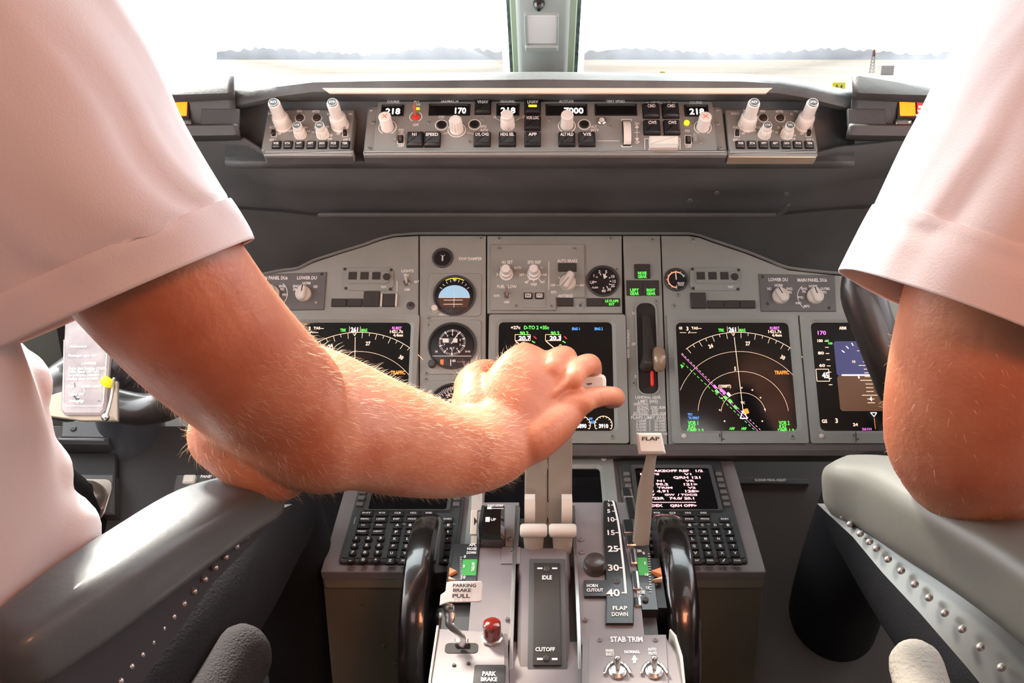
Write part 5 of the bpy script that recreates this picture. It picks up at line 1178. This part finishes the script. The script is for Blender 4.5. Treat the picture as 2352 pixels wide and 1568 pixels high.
# ------------------------------------------------------------------ control wheels, clip board, left foot well
def yoke(s, cx, lab, cc, yy):
    base = Vector((cc, yy, .0)); th = thing('control_yoke', lab, 'control wheel', base)
    cm = mat('column_dark', (.055, .058, .068), .33, coat=.3, var=.15, vs=8)
    hub = Vector((cx, yy-.12, .865))
    g = MB(); g.tube([Vector((cc, yy+.02, .02)), Vector((cc, yy+.02, .3)), Vector((cc, yy, .6)), Vector((cc, yy-.005, .84)), Vector((cc, yy-.05, .872))], [.046, .045, .043, .042, .036], cm, 28, 3); g.build('column', th)
    ym = mat('yoke_black', (.022, .018, .016), .38, coat=.35)
    g = MB(); g.tube([hub+Vector((0, .09, 0)), hub], [.04, .036], ym, 24); g.build('hub', th)
    for q in (-1, 1):
        g = MB(); P = [hub+Vector((q*a, b, c)) for a, b, c in ((.02, .0, -.005), (.09, -.01, -.018), (.140, -.02, .0), (.163, -.025, .040), (.182, -.02, .085), (.196, -.005, .125), (.198, .005, .155))]
        g.tube(P, [(.026, .016), (.023, .018), (.021, .020), (.020, .022), (.020, .024), (.019, .025), (.013, .018)], ym, 16, 5, side=(0, 1, .2)); g.build('horn', th, 'glossy black grip')
        g = MB(); g.tube([hub+Vector((q*.185, -.020, .150)), hub+Vector((q*.183, -.026, .158))], [.008, .008], mat('switch_white', (.6, .58, .55), .4), 12); g.build('trim_switch', th)
    return th
yoke(1, .565, 'black control column and wheel behind the right pilot\'s arm', .565, 1.10)
yoke(-1, -.575, 'dark control column standing in the left foot well', -.565, 1.10)
CB = camplane(197, 865, .96, 20)
cb = thing('checklist_card', 'scuffed grey checklist card with printed lines left of the upper arm', 'checklist', CB.at(0, 0, 0))
sub(cb, CB, 'card', lambda g: (g.ppoly([(150, 700), (262, 700), (240, 940), (230, 951), (146, 951), (138, 940)], -.006, 0, mat('card_grey', (.33, .30, .30), .35, var=.25, vs=40), .002)))
def f(g):
    label(g, [('Altimeters', 180, 795, 6, 40, 'c'), ('Passenger signs ON', 190, 816, 6, 66), ('LANDING', 205, 834, 6, 34), ('Engine Start Switches CONT', 200, 846, 6, 84), ('Cabin Signal OBTAIN', 192, 853, 6, 72), ('Speedbrake ARMED', 192, 861, 6, 74), ('Landing Gear DOWN', 190, 869, 6, 74), ('Flaps        GREEN LIGHT', 194, 887, 6, 78), ('Lights ON', 176, 905, 6, 34), ('Autopilot', 176, 920, 6, 34)])
    for q in ((147, 780, 145, 926), (145, 926, 152, 932), (152, 932, 232, 932), (232, 932, 237, 924), (237, 924, 246, 800)): g.pl(*q, 1.8, 0, paint)
    random.seed(4)
    for k in range(14):
        x, y = random.uniform(155, 230), random.uniform(884, 928); g.pl(x, y, x+random.uniform(-9, 9), y+random.uniform(-12, 4), random.uniform(1, 3), .0002, paint if k % 3 else inkb)
sub(cb, CB.up(.0004), 'lettering', f)
sub(cb, CB, 'backing_plate', lambda g: g.ppoly([(100, 905), (150, 890), (262, 870), (262, 962), (180, 962), (92, 950)], -.012, -.007, mat('holder_tan', (.45, .38, .30), .3, metal=.5), .001))
sub(cb, CB, 'clip', lambda g: (g.tube([CB.at(*CB.uv(x, y), .004) for x, y in ((266, 872), (262, 905), (255, 935), (248, 958))], [.0016]*4, steel, 8, 3), g.lathe(*CB.uv(244, 959), [(.004, 0), (.004, .004), (.002, .006)], steel, 12)), 'chrome wire clip')
sub(cb, CB, 'yellow_knob', lambda g: g.tube([CB.at(*CB.uv(252, 881), .002), CB.at(*CB.uv(252, 881), .010)], [.0055, .0055], mat('knob_yellow', (.92, .82, .02), .35, em=.1), 16), 'round yellow knob')
FW = camplane(200, 1120, 1.12, 35)
fw = thing('foot_well_panel', 'dark angular side panel in the left foot well', 'panel', FW.at(0, 0, -.02))
sub(fw, FW, 'panel', lambda g: (g.ppoly([(0, 960), (520, 960), (520, 1320), (0, 1320)], -.06, -.02, liner, .002), g.ppoly([(145, 968), (255, 968), (255, 1010), (142, 1008)], -.02, .004, dgrey, .002), g.ppoly([(138, 1012), (255, 1012), (255, 1028), (138, 1026)], -.02, .012, dgrey, .004), g.ppoly([(140, 1030), (260, 1030), (260, 1085), (155, 1085)], -.02, -.01, recm, .002), g.ppoly([(150, 1088), (262, 1088), (262, 1180), (140, 1180)], -.02, .0, dgrey, .002)))
screw(fw, FW, 172, 988, 6, dgrey, w=.004)
def f(g):
    u, v = FW.uv(200, 1150); g.box(u-.028, v-.028, u+.028, v+.030, 0, .003, mat('nickel', (.42, .36, .31), .3, metal=.8), .012, .001)
    g.lathe(u, v, [(.025, .003), (.024, .010), (.019, .020), (.017, .022), (.0155, .020), (.014, .006)], mat('nickel', (.42, .36, .31), .3, metal=.8), 32)
    g.lathe(u, v, [(.0145, .006), (.0143, .0065)], blk, 24)
a_ = sub(fw, FW, 'air_outlet', f, 'nickel air outlet cone')
sw = camplane(445, 1105, 1.1, 30); sub(fw, sw, 'switch', lambda g: (g.pbox(400, 1090, 500, 1130, -.03, 0, dgrey, .002, .002), g.pbox(424, 1094, 452, 1114, 0, .008, ivory, .002, .002), g.pt('PANEL', 475, 1094, 6, paint, 28, w=.0005)))
# right kick panel
KP = camplane(1770, 1110, 1.34, 40)
kp = thing('kick_panel', 'brownish grey panel below the right displays with a thin label plate', 'panel', KP.at(0, 0, -.02))
sub(kp, KP, 'panel', lambda g: g.ppoly([(1600, 1050), (2200, 1050), (2200, 1800), (1600, 1800)], -.03, 0, mat('kick_brown', (.075, .062, .058), .6, var=.15, vs=6), .002))
sub(kp, KP, 'label_plate', lambda g: (g.ppoly([(1678, 1101), (1856, 1104), (1856, 1116), (1678, 1114)], 0, .006, dgrey, .001), g.pt('RUDDER PEDAL ADJUST', 1768, 1107, 5, paint, 72, w=.0065)))
# ------------------------------------------------------------------ seats and armrests
leath = mat('armrest_grey_blue', (.115, .135, .148), .42, var=.08, vs=14, bump=.12, bs=140, coat=.2)
leath2 = mat('armrest_grey', (.165, .165, .145), .42, var=.06, vs=12, bump=.08, bs=120)
plate = mat('plate_grey', (.15, .16, .155), .38, metal=.3, var=.05, vs=10)
plateL = mat('plate_dark', (.055, .055, .065), .4, metal=.3)
fleece = mat('seat_cover', (.10, .09, .10), .9, bump=1, bs=260, var=.3, vs=120)
def seat(cx, lab, P, PR, lm, pm, prow, rv, arm_side, alt):
    th = thing('pilot_seat', lab, 'seat', Vector((cx, .45, 0)))
    Sx = Plane((cx, .45, 0), (1, 0, 0), (0, 1, 0))
    g = MB(Sx); g.box(-.22, -.22, .22, .25, .54, .64, fleece, .06, .03); g.build('seat_cushion', th)
    g = MB(Plane((cx, .24, .62), (1, 0, 0), (0, -.18, 1))); g.box(-.21, 0, .21, .62, -.10, 0, fleece, .07, .03); g.build('backrest', th)
    g = MB(Sx); g.box(-.17, -.20, .17, .20, .05, .54, liner, .03, .01); g.build('pedestal', th)
    g = MB(); g.tube(P, PR, lm, 40, 6, side=(0, 0, 1), sq=.55); o = g.build('armrest', th, 'padded armrest', ang=180)
    g = MB(); off = Vector((.006 if arm_side > 0 else -.006, 0, 0))
    R = [[p for p, q in prow], [q for p, q in prow], [q-off for p, q in prow], [p-off for p, q in prow]]
    g.rings([[p, q, q-off, p-off] for p, q in prow], pm); pr_ = g.build('bracket_plate', th)
    for p, n_ in rv:
        g = MB(); g.tube([p-n_*.001, p+n_*.0012], [.0026, .0026], mat('rivet', (.62, .6, .6), .3, metal=.8), 10); g.build('rivet', pr_)
    g = MB(); g.tube(list(BOL[:3]), [BOL[3]]*3, BOL[4], 20, 4); g.build('cushion_bolster', th)
    q = -1 if arm_side > 0 else 1
    g = MB(); g.tube([Vector((cx+arm_side*.27, .30, .93)), Vector((cx+arm_side*.27, .62, .93))], [(.025, .035)]*2, lm, 16, 2, side=(0, 0, 1)); g.build('armrest', th)
    return th
# left seat: armrest seen on the right side of the left pilot
P = [W(50, 1485, .525), W(180, 1390, .56), W(330, 1285, .61), W(470, 1192, .67), W(585, 1140, .725)]
PR = [(.022, .024), (.024, .028), (.024, .030), (.023, .031), (.018, .027)]
prow = [(W(655, 1158, .77), W(650, 1168, .77)), (W(520, 1215, .70), W(560, 1250, .72)), (W(420, 1275, .655), W(470, 1340, .68)), (W(280, 1385, .59), W(370, 1480, .62)), (W(120, 1480, .54), W(280, 1600, .58)), (W(-20, 1600, .50), W(160, 1720, .54))]
rivs = []
for i in range(15):
    x = lerp(590, 250, i/14); y = yat([(250, 1596), (300, 1527), (337, 1487), (370, 1444), (400, 1410), (428, 1375), (455, 1345), (480, 1315), (505, 1290), (600, 1195)], x); rivs.append((W(x, y, yat([(250, .572), (370, .625), (470, .675), (560, .715), (650, .765)], x)-.006), Vector((.6, -.6, .2)).normalized()))
BOL = (W(440, 1700, .72), W(510, 1590, .76), W(560, 1505, .79), (.034, .024), mat('seat_cover_dark', (.022, .020, .022), .95, bump=1, bs=500))
seat(-.50, 'left pilot\'s dark seat with a glossy blue-grey padded armrest and riveted plate', P, PR, leath, plateL, prow, rivs, -1, 0)
P = [W(1955, 1118, .74), W(2040, 1140, .71), W(2150, 1195, .66), W(2280, 1268, .61), W(2420, 1360, .56), W(2560, 1470, .52)]
PR = [(.026, .024), (.030, .030), (.031, .034), (.031, .035), (.031, .035), (.031, .035)]
prow = [(W(1893, 1156, .765), W(1896, 1160, .765)), (W(1990, 1215, .71), W(1975, 1232, .71)), (W(2090, 1275, .665), W(2045, 1315, .67)), (W(2200, 1345, .62), W(2130, 1405, .63)), (W(2352, 1440, .57), W(2240, 1530, .585)), (W(2520, 1560, .53), W(2380, 1700, .55))]
rivs = [(W(x, y, yat([(1900, .76), (1980, .70), (2050, .662), (2130, .625), (2240, .578), (2330, .56)], x)-.004), Vector((-.6, -.6, .2)).normalized()) for x, y in ((1937, 1186), (1953, 1203), (1976, 1225), (1997, 1244), (2013, 1259), (2040, 1284), (2070, 1310), (2101, 1341), (2134, 1372), (2170, 1407), (2210, 1444), (2252, 1485), (2300, 1532))]
BOL = (W(2160, 1700, .66), W(2125, 1600, .70), W(2105, 1530, .73), .022, mat('seat_cover_pale', (.42, .38, .33), .9, bump=1, bs=260))
seat(.53, 'right pilot\'s seat with a pale grey padded armrest and riveted plate', P, PR, leath2, plate, prow, rivs, 1, 0)
# ------------------------------------------------------------------ people
skin = mat('skin', (.70, .36, .25), .45, sss=.10, bump=.25, bs=260)
nt = skin.node_tree; b = nt.nodes['Principled BSDF']
t = N(nt, 'ShaderNodeTexCoord'); n1 = N(nt, 'ShaderNodeTexNoise'); n1.inputs['Scale'].default_value = 16; n1.inputs['Detail'].default_value = 6
r = N(nt, 'ShaderNodeValToRGB'); r.color_ramp.elements[0].position = .34; r.color_ramp.elements[0].color = (.50, .155, .08, 1); r.color_ramp.elements[1].position = .66; r.color_ramp.elements[1].color = (.68, .28, .16, 1)
nt.links.new(t.outputs['Object'], n1.inputs['Vector']); nt.links.new(n1.outputs['Fac'], r.inputs[0]); nt.links.new(r.outputs[0], b.inputs['Base Color'])
shirt = mat('shirt_white', (.80, .76, .80), .75, sheen=.3, bump=.12, bs=700)
navyc = mat('trousers_navy', (.005, .005, .008), .85, bump=.3, bs=400)
hairm = mat('arm_hair', (.85, .62, .42), .4)
headh = mat('head_hair', (.10, .06, .035), .6, bump=.6, bs=150)
def remeshed(g, name, parent, m, vox, it=4, label=None, disp=None):
    o = g.build('tmp'); md = o.modifiers.new('r', 'REMESH'); md.mode = 'VOXEL'; md.voxel_size = vox; md.use_smooth_shade = True
    s_ = o.modifiers.new('s', 'SMOOTH'); s_.iterations = it; s_.factor = .5
    bpy.context.view_layer.update(); dg = bpy.context.evaluated_depsgraph_get()
    me = bpy.data.meshes.new_from_object(o.evaluated_get(dg)); off = Vector((0, 0, 0)); p = parent
    while p is not None: off += p.location; p = p.parent
    if disp: disp(me)
    me.transform(Matrix.Translation(-off)); me.name = name; me.materials.clear(); me.materials.append(m)
    me.polygons.foreach_set('use_smooth', [True]*len(me.polygons)); old = o.data; bpy.data.objects.remove(o); bpy.data.meshes.remove(old)
    q = bpy.data.objects.new(name, me); COL.objects.link(q); q.parent = parent
    if label: q['label'] = label
    return q
def blob(g, P, R, side=None, k=5, n=20): g.tube(P, R, skin, n, k, side=side)
def head(g, c, f):                                     # c centre of head, f forward
    s_ = Vector((1, 0, 0)); u = Vector((0, 0, 1))
    g.tube([c+u*.105, c+u*.06, c, c-u*.05-f*-.01, c-u*.095+f*.015], [(.055, .060), (.074, .092), (.076, .098), (.066, .085), (.045, .055)], skin, 24, 4, side=s_)
    g.tube([c+f*.088+u*.015, c+f*.104-u*.015, c+f*.118-u*.030], [(.008, .010), (.010, .012), (.014, .012)], skin, 10, 3)
    for q in (-1, 1):
        g.tube([c+s_*q*.076+u*.02, c+s_*q*.084-u*.005, c+s_*q*.078-u*.035], [(.006, .014), (.006, .016), (.005, .008)], skin, 10, 3)
    g.tube([c+f*.088-u*.058-s_*.022, c+f*.098-u*.060, c+f*.088-u*.058+s_*.022], [.007, .009, .007], skin, 10, 3)
def hand_rel(g, w_, d, s_, n_):                        # wrist, direction to fingers, thumb side, back-of-hand normal: relaxed curl
    g.tube([w_, w_+d*.035, w_+d*.075, w_+d*.092], [(.028, .018), (.038, .017), (.042, .014), (.040, .012)], skin, 18, 4, side=s_)
    for i, (o, l) in enumerate(((.030, .078), (.010, .086), (-.011, .080), (-.031, .062))):
        p = w_+d*.088+s_*o; P = [p, p+d*l*.45-n_*l*.10, p+d*l*.70-n_*l*.36, p+d*l*.72-n_*l*.66]
        g.tube(P, [.0105, .0098, .009, .0075], skin, 12, 4)
    p = w_+d*.025+s_*.030; g.tube([p, p+s_*.022+d*.025-n_*.006, p+s_*.026+d*.055-n_*.014, p+s_*.018+d*.075-n_*.018], [.016, .014, .012, .009], skin, 12, 4)
SI = Vector((.77, 0, -.64))
# --- left pilot
cp = thing('person', 'person in the left seat, white short-sleeved shirt, bare forearm reaching to the thrust levers', 'person', Vector((-.50, .46, .64)))
SH = W(-25, 50, .50)
g = MB()
HC = Vector((-.50, .53, 1.50))
blob(g, [Vector((-.50, .50, .72)), Vector((-.50, .50, .95)), Vector((-.50, .48, 1.15)), Vector((-.50, .49, 1.24))], [(.11, .08), (.11, .08), (.12, .07), (.10, .06)], (1, 0, 0))
blob(g, [Vector((-.50, .49, 1.22)), Vector((-.50, .515, 1.36)), Vector((-.50, .53, 1.44))], [.06, .056, .056])
blob(g, [Vector((-.46, .50, 1.20)), SH], [.06, .055]); blob(g, [Vector((-.54, .50, 1.20)), Vector((-.69, .50, 1.19))], [.06, .05])
head(g, HC, Vector((0, 1, 0)))
# right arm and hand
blob(g, [SH, W(170, 380, .53), W(360, 630, .575), W(482, 775, .62), W(592, 880, .675), W(672, 945, .71), W(788, 968, .75), W(905, 1005, .795), W(1022, 1032, .845), W(1098, 1030, .88), W(1145, 1012, .90)],
     [(.056, .055), (.056, .056), (.0585, .056), (.0620, .055), (.0680, .054), (.0735, .052), (.0660, .050), (.0585, .047), (.0500, .042), (.0450, .034), (.043, .029)], SI, 6, 32)
blob(g, [W(520, 1000, .69), W(580, 1060, .70), W(640, 1075, .715)], [.030, .026, .028], None, 4, 16)
S2 = Vector((.80, .05, -.60))
blob(g, [W(1140, 1003, .90), W(1180, 980, .915), W(1205, 925, .928), W(1235, 880, .94), W(1255, 852, .952)], [(.042, .029), (.0455, .027), (.0520, .026), (.0500, .022), (.044, .017)], S2, 5, 28)
blob(g, [W(1100, 975, .905), W(1088, 930, .918), W(1090, 888, .93)], [.024, .0245, .019], None, 4, 16)
blob(g, [W(1222, 1008, .912), W(1272, 972, .924), W(1318, 936, .937)], [.026, .0235, .016], None, 4, 16)   # heel of the hand
F_ = [([W(1180, 862, .942), W(1200, 826, .953), W(1206, 813, .975), W(1207, 835, 1.003), W(1206, 862, 1.008), W(1206, 885, 1.000)], [.0165, .0150, .0125, .0110, .0102, .009]),
      ([W(1240, 862, .942), W(1278, 828, .951), W(1300, 819, .968), W(1308, 838, .994), W(1308, 866, 1.004), W(1306, 888, .998)], [.0160, .0145, .0120, .0108, .0102, .009]),
      ([W(1285, 885, .940), W(1328, 848, .948), W(1354, 835, .961), W(1362, 848, .985), W(1360, 872, .998), W(1356, 892, .994)], [.0150, .0132, .0115, .0105, .0098, .0085]),
      ([W(1300, 935, .932), W(1345, 918, .938), W(1388, 909, .945), W(1412, 910, .955), W(1414, 918, .978), W(1400, 922, .990)], [.0155, .0128, .0108, .0105, .0095, .008])]
for P, R in F_: blob(g, P, R, None, 6, 18)
blob(g, [W(1095, 900, .925), W(1076, 893, .930), W(1082, 868, .940), W(1112, 850, .955), W(1140, 855, .975), W(1160, 868, .990)], [.0185, .0165, .0140, .0125, .0115, .0095], None, 6, 18)
for (x0, y0, d0), (x1, y1, d1) in (((1150, 960, .888), (1198, 835, .928)), ((1180, 955, .893), (1262, 850, .926)), ((1205, 965, .900), (1310, 872, .922))):   # tendons on the back of the hand
    a, c = W(x0, y0, d0+.006), W(x1, y1, d1+.006); blob(g, [a, (a+c)/2-Vector((0, .0, 0)), c], [.002, .0032, .004], None, 3, 10)
for x, y, d in ((1196, 838, .938), (1268, 845, .936), (1318, 866, .934), (1345, 922, .930)): blob(g, [W(x, y+3, d), W(x+5, y-5, d+.002)], [.0115, .011], None, 2, 12)
# left arm
EL = Vector((-.76, .60, .95)); WL = Vector((-.72, .84, .94))
blob(g, [Vector((-.69, .50, 1.19)), Vector((-.74, .52, 1.08)), EL, (EL+WL)/2, WL], [.052, .05, .045, .042, .03], None, 5, 20)
hand_rel(g, WL, Vector((.15, .98, .05)).normalized(), Vector((1, -.1, 0)).normalized(), Vector((0, 0, 1)))
body = remeshed(g, 'body', cp, skin, .0028, 3)
def hairs(par, src, n, sel, name, L=.008, r_=.00011, seed=1):
    random.seed(seed); me = src.data; off = Vector((0, 0, 0)); p = par
    ps = [q for q in me.polygons if sel(q.center+cp_off(src))]
    g = MB(); o_ = cp_off(src)
    for k in range(n):
        q = random.choice(ps); c = q.center+o_; nn = q.normal
        fl = Vector((.75, .35, -.35)) if name != 'x' else Vector((0, 0, -1))
        t = (fl-nn*fl.dot(nn)); t = (t+Vector([random.uniform(-.5, .5) for _ in range(3)])).normalized()
        l = L*random.uniform(.5, 1.3); a = c+nn*.0; m_ = c+nn*l*.32+t*l*.45; e_ = c+nn*l*.42+t*l
        s_ = nn.cross(t).normalized()*r_
        g.add([a-s_, a+s_, m_+s_*.8, m_-s_*.8, e_], [(0, 1, 2, 3), (3, 2, 4)], hairm)
    o = g.build(name, par); o['kind'] = 'stuff'; return o
def cp_off(o):
    v = Vector((0, 0, 0))
    while o is not None: v += o.location; o = o.parent
    return v
def pix(p):
    q = p-EYE; f_ = q.y*CP-q.z*SP; u_ = q.y*SP+q.z*CP
    return (PX+q.x/f_*FOC, PY-u_/f_*FOC) if f_ > .1 else (9e9, 9e9)
hairs(cp, body, 6500, lambda c: c.x > -.34 and c.x < -.02 and c.y > .55 and c.y < .9 and c.z < 1.06, 'arm_hair')
# shirt body
def wrinkle(me, amp, sc_=(1, 1, 1), seed=0):
    from mathutils import noise
    import numpy as np
    nn = np.empty(len(me.vertices)*3, dtype=np.float32); me.vertex_normals.foreach_get('vector', nn); nn = nn.reshape(-1, 3).tolist()
    for i_, v in enumerate(me.vertices):
        c = v.co.copy(); q = Vector((c.x*sc_[0], c.y*sc_[1], c.z*sc_[2]))
        h = noise.noise(q*1.0+Vector((seed, 0, 0)))
        h = (1-abs(h)*2)*.6+noise.noise(q*2.3+Vector((0, seed, 0)))*.4
        v.co = c+Vector(nn[i_])*amp*h
g = MB()
g.tube([Vector((-.50, .46, .66)), Vector((-.50, .51, .76)), Vector((-.50, .515, .88)), Vector((-.50, .49, 1.02)), Vector((-.50, .47, 1.15)), Vector((-.50, .485, 1.24)), Vector((-.50, .49, 1.285))],
       [(.165, .13), (.170, .14), (.170, .135), (.170, .125), (.185, .12), (.15, .085), (.07, .065)], shirt, 40, 5, side=(1, 0, 0))
g.tube([Vector((-.44, .49, 1.21)), Vector((-.36, .50, 1.215)), SH+Vector((-.01, 0, .0)), W(15, 230, .51)], [.075, .078, .074, .070], shirt, 28, 4)
g.tube([Vector((-.56, .49, 1.21)), Vector((-.68, .50, 1.20)), Vector((-.74, .515, 1.08)), Vector((-.755, .54, 1.01))], [.075, .078, .070, .074], shirt, 24, 4)
for a_, b_, r_ in (((-40, 860, .60), (20, 880, .60), .028), ((-60, 1060, .59), (50, 1100, .60), .032), ((-40, 1190, .58), (120, 1225, .61), .032), ((-40, 980, .59), (10, 985, .60), .028)):
    g.tube([W(*a_), W(*b_)], [r_*1.2, r_*.8], shirt, 18, 2)
remeshed(g, 'shirt', cp, shirt, .006, 5, disp=lambda me: wrinkle(me, .014, (8, 8, 6), 3))
def sleeve(parent, C, R, fold, name='sleeve', n=72, sd=(.9, 0, -.4), seed=0):
    from mathutils import noise
    Q = catmull([list(c)+list(r_) for c, r_ in zip(C, R)], 10); rings = []; side = Vector(sd)
    c_ = [Vector(q[:3]) for q in Q]; N_ = len(c_)
    tot = sum((c_[i+1]-c_[i]).length for i in range(N_-1)); acc = 0
    for i in range(N_):
        if i: acc += (c_[i]-c_[i-1]).length
        t = (c_[min(i+1, N_-1)]-c_[max(i-1, 0)]).normalized(); a = (side-t*side.dot(t)).normalized(); b_ = t.cross(a)
        rem = tot-acc; k = 1.0+(.022 if rem < fold else 0)
        ring = []
        for j in range(n):
            th_ = 2*pi*j/n; wv = noise.noise(Vector((cos(th_)*1.9+seed, sin(th_)*1.9, acc*7)))*.055+noise.noise(Vector((cos(th_)*6, sin(th_)*6+seed, acc*7)))*.040+noise.noise(Vector((cos(th_)*13, sin(th_)*13+seed, acc*6)))*.014
            if rem < fold: wv = noise.noise(Vector((cos(th_)*1.9+seed, sin(th_)*1.9, (tot-fold)*7)))*.05+noise.noise(Vector((cos(th_)*6, sin(th_)*6+seed, acc*7)))*.016
            ring.append(c_[i]+(a*Q[i][3]*cos(th_)+b_*Q[i][4]*sin(th_))*(k*(1+wv)))
        rings.append(ring)
        if i+1 < N_:
            nx = acc+(c_[i+1]-c_[i]).length
            if rem >= fold and tot-nx < fold: rings.append([c_[i].lerp(c_[i+1], .85)+(p-c_[i]) for p in ring])
    g = MB(); g.rings(rings, shirt, False, False); o = g.build(name, parent, ang=50); solid(o, .0016, 1); return o
sleeve(cp, [SH+Vector((-.03, -.01, .04)), W(5, 180, .51), W(108, 380, .53), W(218, 560, .548), W(285, 680, .556), W(312, 764, .560)], [(.076, .078), (.0835, .080), (.0850, .078), (.0860, .072), (.0865, .066)], .030, sd=tuple(SI), seed=2)
# trousers
g = MB()
g.tube([Vector((-.50, .42, .70)), Vector((-.42, .50, .71)), Vector((-.36, .72, .735)), Vector((-.335, .93, .74))], [(.15, .11), (.095, .09), (.082, .082), (.066, .066)], navyc, 24, 5)
g.tube([Vector((-.335, .93, .74)), Vector((-.335, 1.03, .50)), Vector((-.335, 1.06, .14))], [.066, .060, .05], navyc, 20, 5)
g.tube([Vector((-.50, .42, .70)), Vector((-.58, .50, .71)), Vector((-.62, .72, .735)), Vector((-.62, .93, .74)), Vector((-.62, 1.03, .50)), Vector((-.62, 1.06, .14))], [(.15, .11), (.095, .09), (.082, .082), (.066, .066), .06, .05], navyc, 20, 5)
remeshed(g, 'trousers', cp, navyc, .008, 3)
def shoes(par, xs):
    for x in xs: g = MB(); g.tube([Vector((x, 1.02, .06)), Vector((x, 1.12, .06)), Vector((x, 1.23, .045))], [(.042, .05), (.046, .045), (.036, .03)], gloss, 20, 4, side=(1, 0, 0)); g.build('shoe', par)
shoes(cp, (-.335, -.62))
def hair_cap(par, c): 
    g = MB(); u = Vector((0, 0, 1)); f_ = Vector((0, 1, 0)); g.tube([c+u*.118-f_*.01, c+u*.09-f_*.012, c+u*.04-f_*.022, c-u*.02-f_*.035, c-u*.06-f_*.04], [(.050, .055), (.074, .090), (.082, .088), (.080, .075), (.06, .055)], headh, 24, 4, side=(1, 0, 0)); g.build('hair', par, ang=180)
hair_cap(cp, HC)
def eyes(par, c):
    for q in (-1, 1): g = MB(); p = c+Vector((q*.032, .083, .018)); g.tube([p, p+Vector((0, .004, 0))], [.010, .010], ivory, 14); g.tube([p+Vector((0, .010, 0)), p+Vector((0, .012, 0))], [.004, .004], inkb, 10); g.build('eye', par)
eyes(cp, HC)
# --- right pilot
fo = thing('person', 'person in the right seat, white short-sleeved shirt, bare elbow resting on the pale armrest', 'person', Vector((.56, .46, .64)))
SR = W(2540, 30, .52)
g = MB(); HR = Vector((.56, .53, 1.50))
blob(g, [Vector((.56, .46, .72)), Vector((.56, .46, .95)), Vector((.56, .47, 1.15)), Vector((.56, .49, 1.24))], [(.11, .08), (.11, .08), (.12, .07), (.10, .06)], (1, 0, 0))
blob(g, [Vector((.56, .49, 1.22)), Vector((.56, .515, 1.36)), Vector((.56, .53, 1.44))], [.06, .056, .056]); head(g, HR, Vector((0, 1, 0)))
blob(g, [Vector((.52, .50, 1.20)), SR], [.06, .055]); blob(g, [Vector((.60, .50, 1.20)), Vector((.75, .50, 1.19))], [.06, .05])
ER = W(2255, 1065, .625)
blob(g, [SR, W(2410, 330, .54), W(2320, 580, .56), W(2262, 780, .58), W(2238, 920, .60), W(2236, 1010, .615), W(2250, 1070, .628)], [(.052, .052), (.054, .054), (.0565, .055), (.0575, .055), (.0590, .055), (.0585, .055), (.050, .050)], (1, 0, 0), 5, 32)
WR = Vector((.50, .88, .84))
blob(g, [W(2236, 1030, .62), W(2262, 1062, .67), W(2300, 1040, .74), (W(2300, 1040, .74)+WR)/2, WR], [.055, .050, .046, .042, .03], None, 5, 24)
hand_rel(g, WR, Vector((-.15, .97, -.10)).normalized(), Vector((-1, -.1, 0)).normalized(), Vector((0, 0, 1)))
EL = Vector((.80, .60, .95)); WL = Vector((.74, .86, .95))
blob(g, [Vector((.75, .50, 1.19)), Vector((.79, .52, 1.08)), EL, (EL+WL)/2, WL], [.052, .05, .045, .042, .03], None, 5, 20); hand_rel(g, WL, Vector((-.15, .98, .05)).normalized(), Vector((-1, -.1, 0)).normalized(), Vector((0, 0, 1)))
b2 = remeshed(g, 'body', fo, skin, .0032, 3)
hairs(fo, b2, 700, lambda c: c.x < .36 and c.y < .85 and c.z < 1.12 and c.z > .85, 'arm_hair', L=.0045, r_=.00008, seed=9)
g = MB()
g.tube([Vector((.56, .44, .66)), Vector((.56, .45, .76)), Vector((.56, .46, .90)), Vector((.56, .46, 1.02)), Vector((.56, .47, 1.15)), Vector((.56, .485, 1.24)), Vector((.56, .49, 1.285))],
       [(.17, .14), (.165, .145), (.16, .14), (.16, .125), (.185, .12), (.15, .085), (.07, .065)], shirt, 40, 5, side=(1, 0, 0))
g.tube([Vector((.50, .49, 1.21)), Vector((.42, .50, 1.215)), SR+Vector((.01, 0, 0)), W(2470, 220, .53)], [.075, .078, .070, .068], shirt, 28, 4)
g.tube([Vector((.62, .49, 1.21)), Vector((.74, .50, 1.20)), Vector((.79, .515, 1.08)), Vector((.80, .54, 1.01))], [.075, .078, .070, .074], shirt, 24, 4)
remeshed(g, 'shirt', fo, shirt, .006, 5, disp=lambda me: wrinkle(me, .009, (9, 9, 5), 8))
sleeve(fo, [SR+Vector((.03, -.01, .04)), W(2500, 180, .53), W(2400, 400, .545), W(2308, 580, .555), W(2268, 660, .558), W(2232, 738, .560)], [(.070, .078), (.078, .078), (.083, .078), (.084, .072), (.085, .070), (.086, .066)], .045, sd=(.86, 0, .48), seed=7)
g = MB()
g.tube([Vector((.56, .42, .70)), Vector((.48, .50, .71)), Vector((.42, .72, .735)), Vector((.40, .93, .74))], [(.15, .11), (.095, .09), (.082, .082), (.066, .066)], navyc, 24, 5)
g.tube([Vector((.40, .93, .74)), Vector((.40, 1.03, .50)), Vector((.40, 1.06, .14))], [.066, .060, .05], navyc, 20, 5)
g.tube([Vector((.56, .42, .70)), Vector((.64, .50, .71)), Vector((.68, .72, .735)), Vector((.68, .93, .74)), Vector((.68, 1.03, .50)), Vector((.68, 1.06, .14))], [(.15, .11), (.095, .09), (.082, .082), (.066, .066), .06, .05], navyc, 20, 5)
remeshed(g, 'trousers', fo, navyc, .008, 3)
shoes(fo, (.40, .68)); hair_cap(fo, HR); eyes(fo, HR)
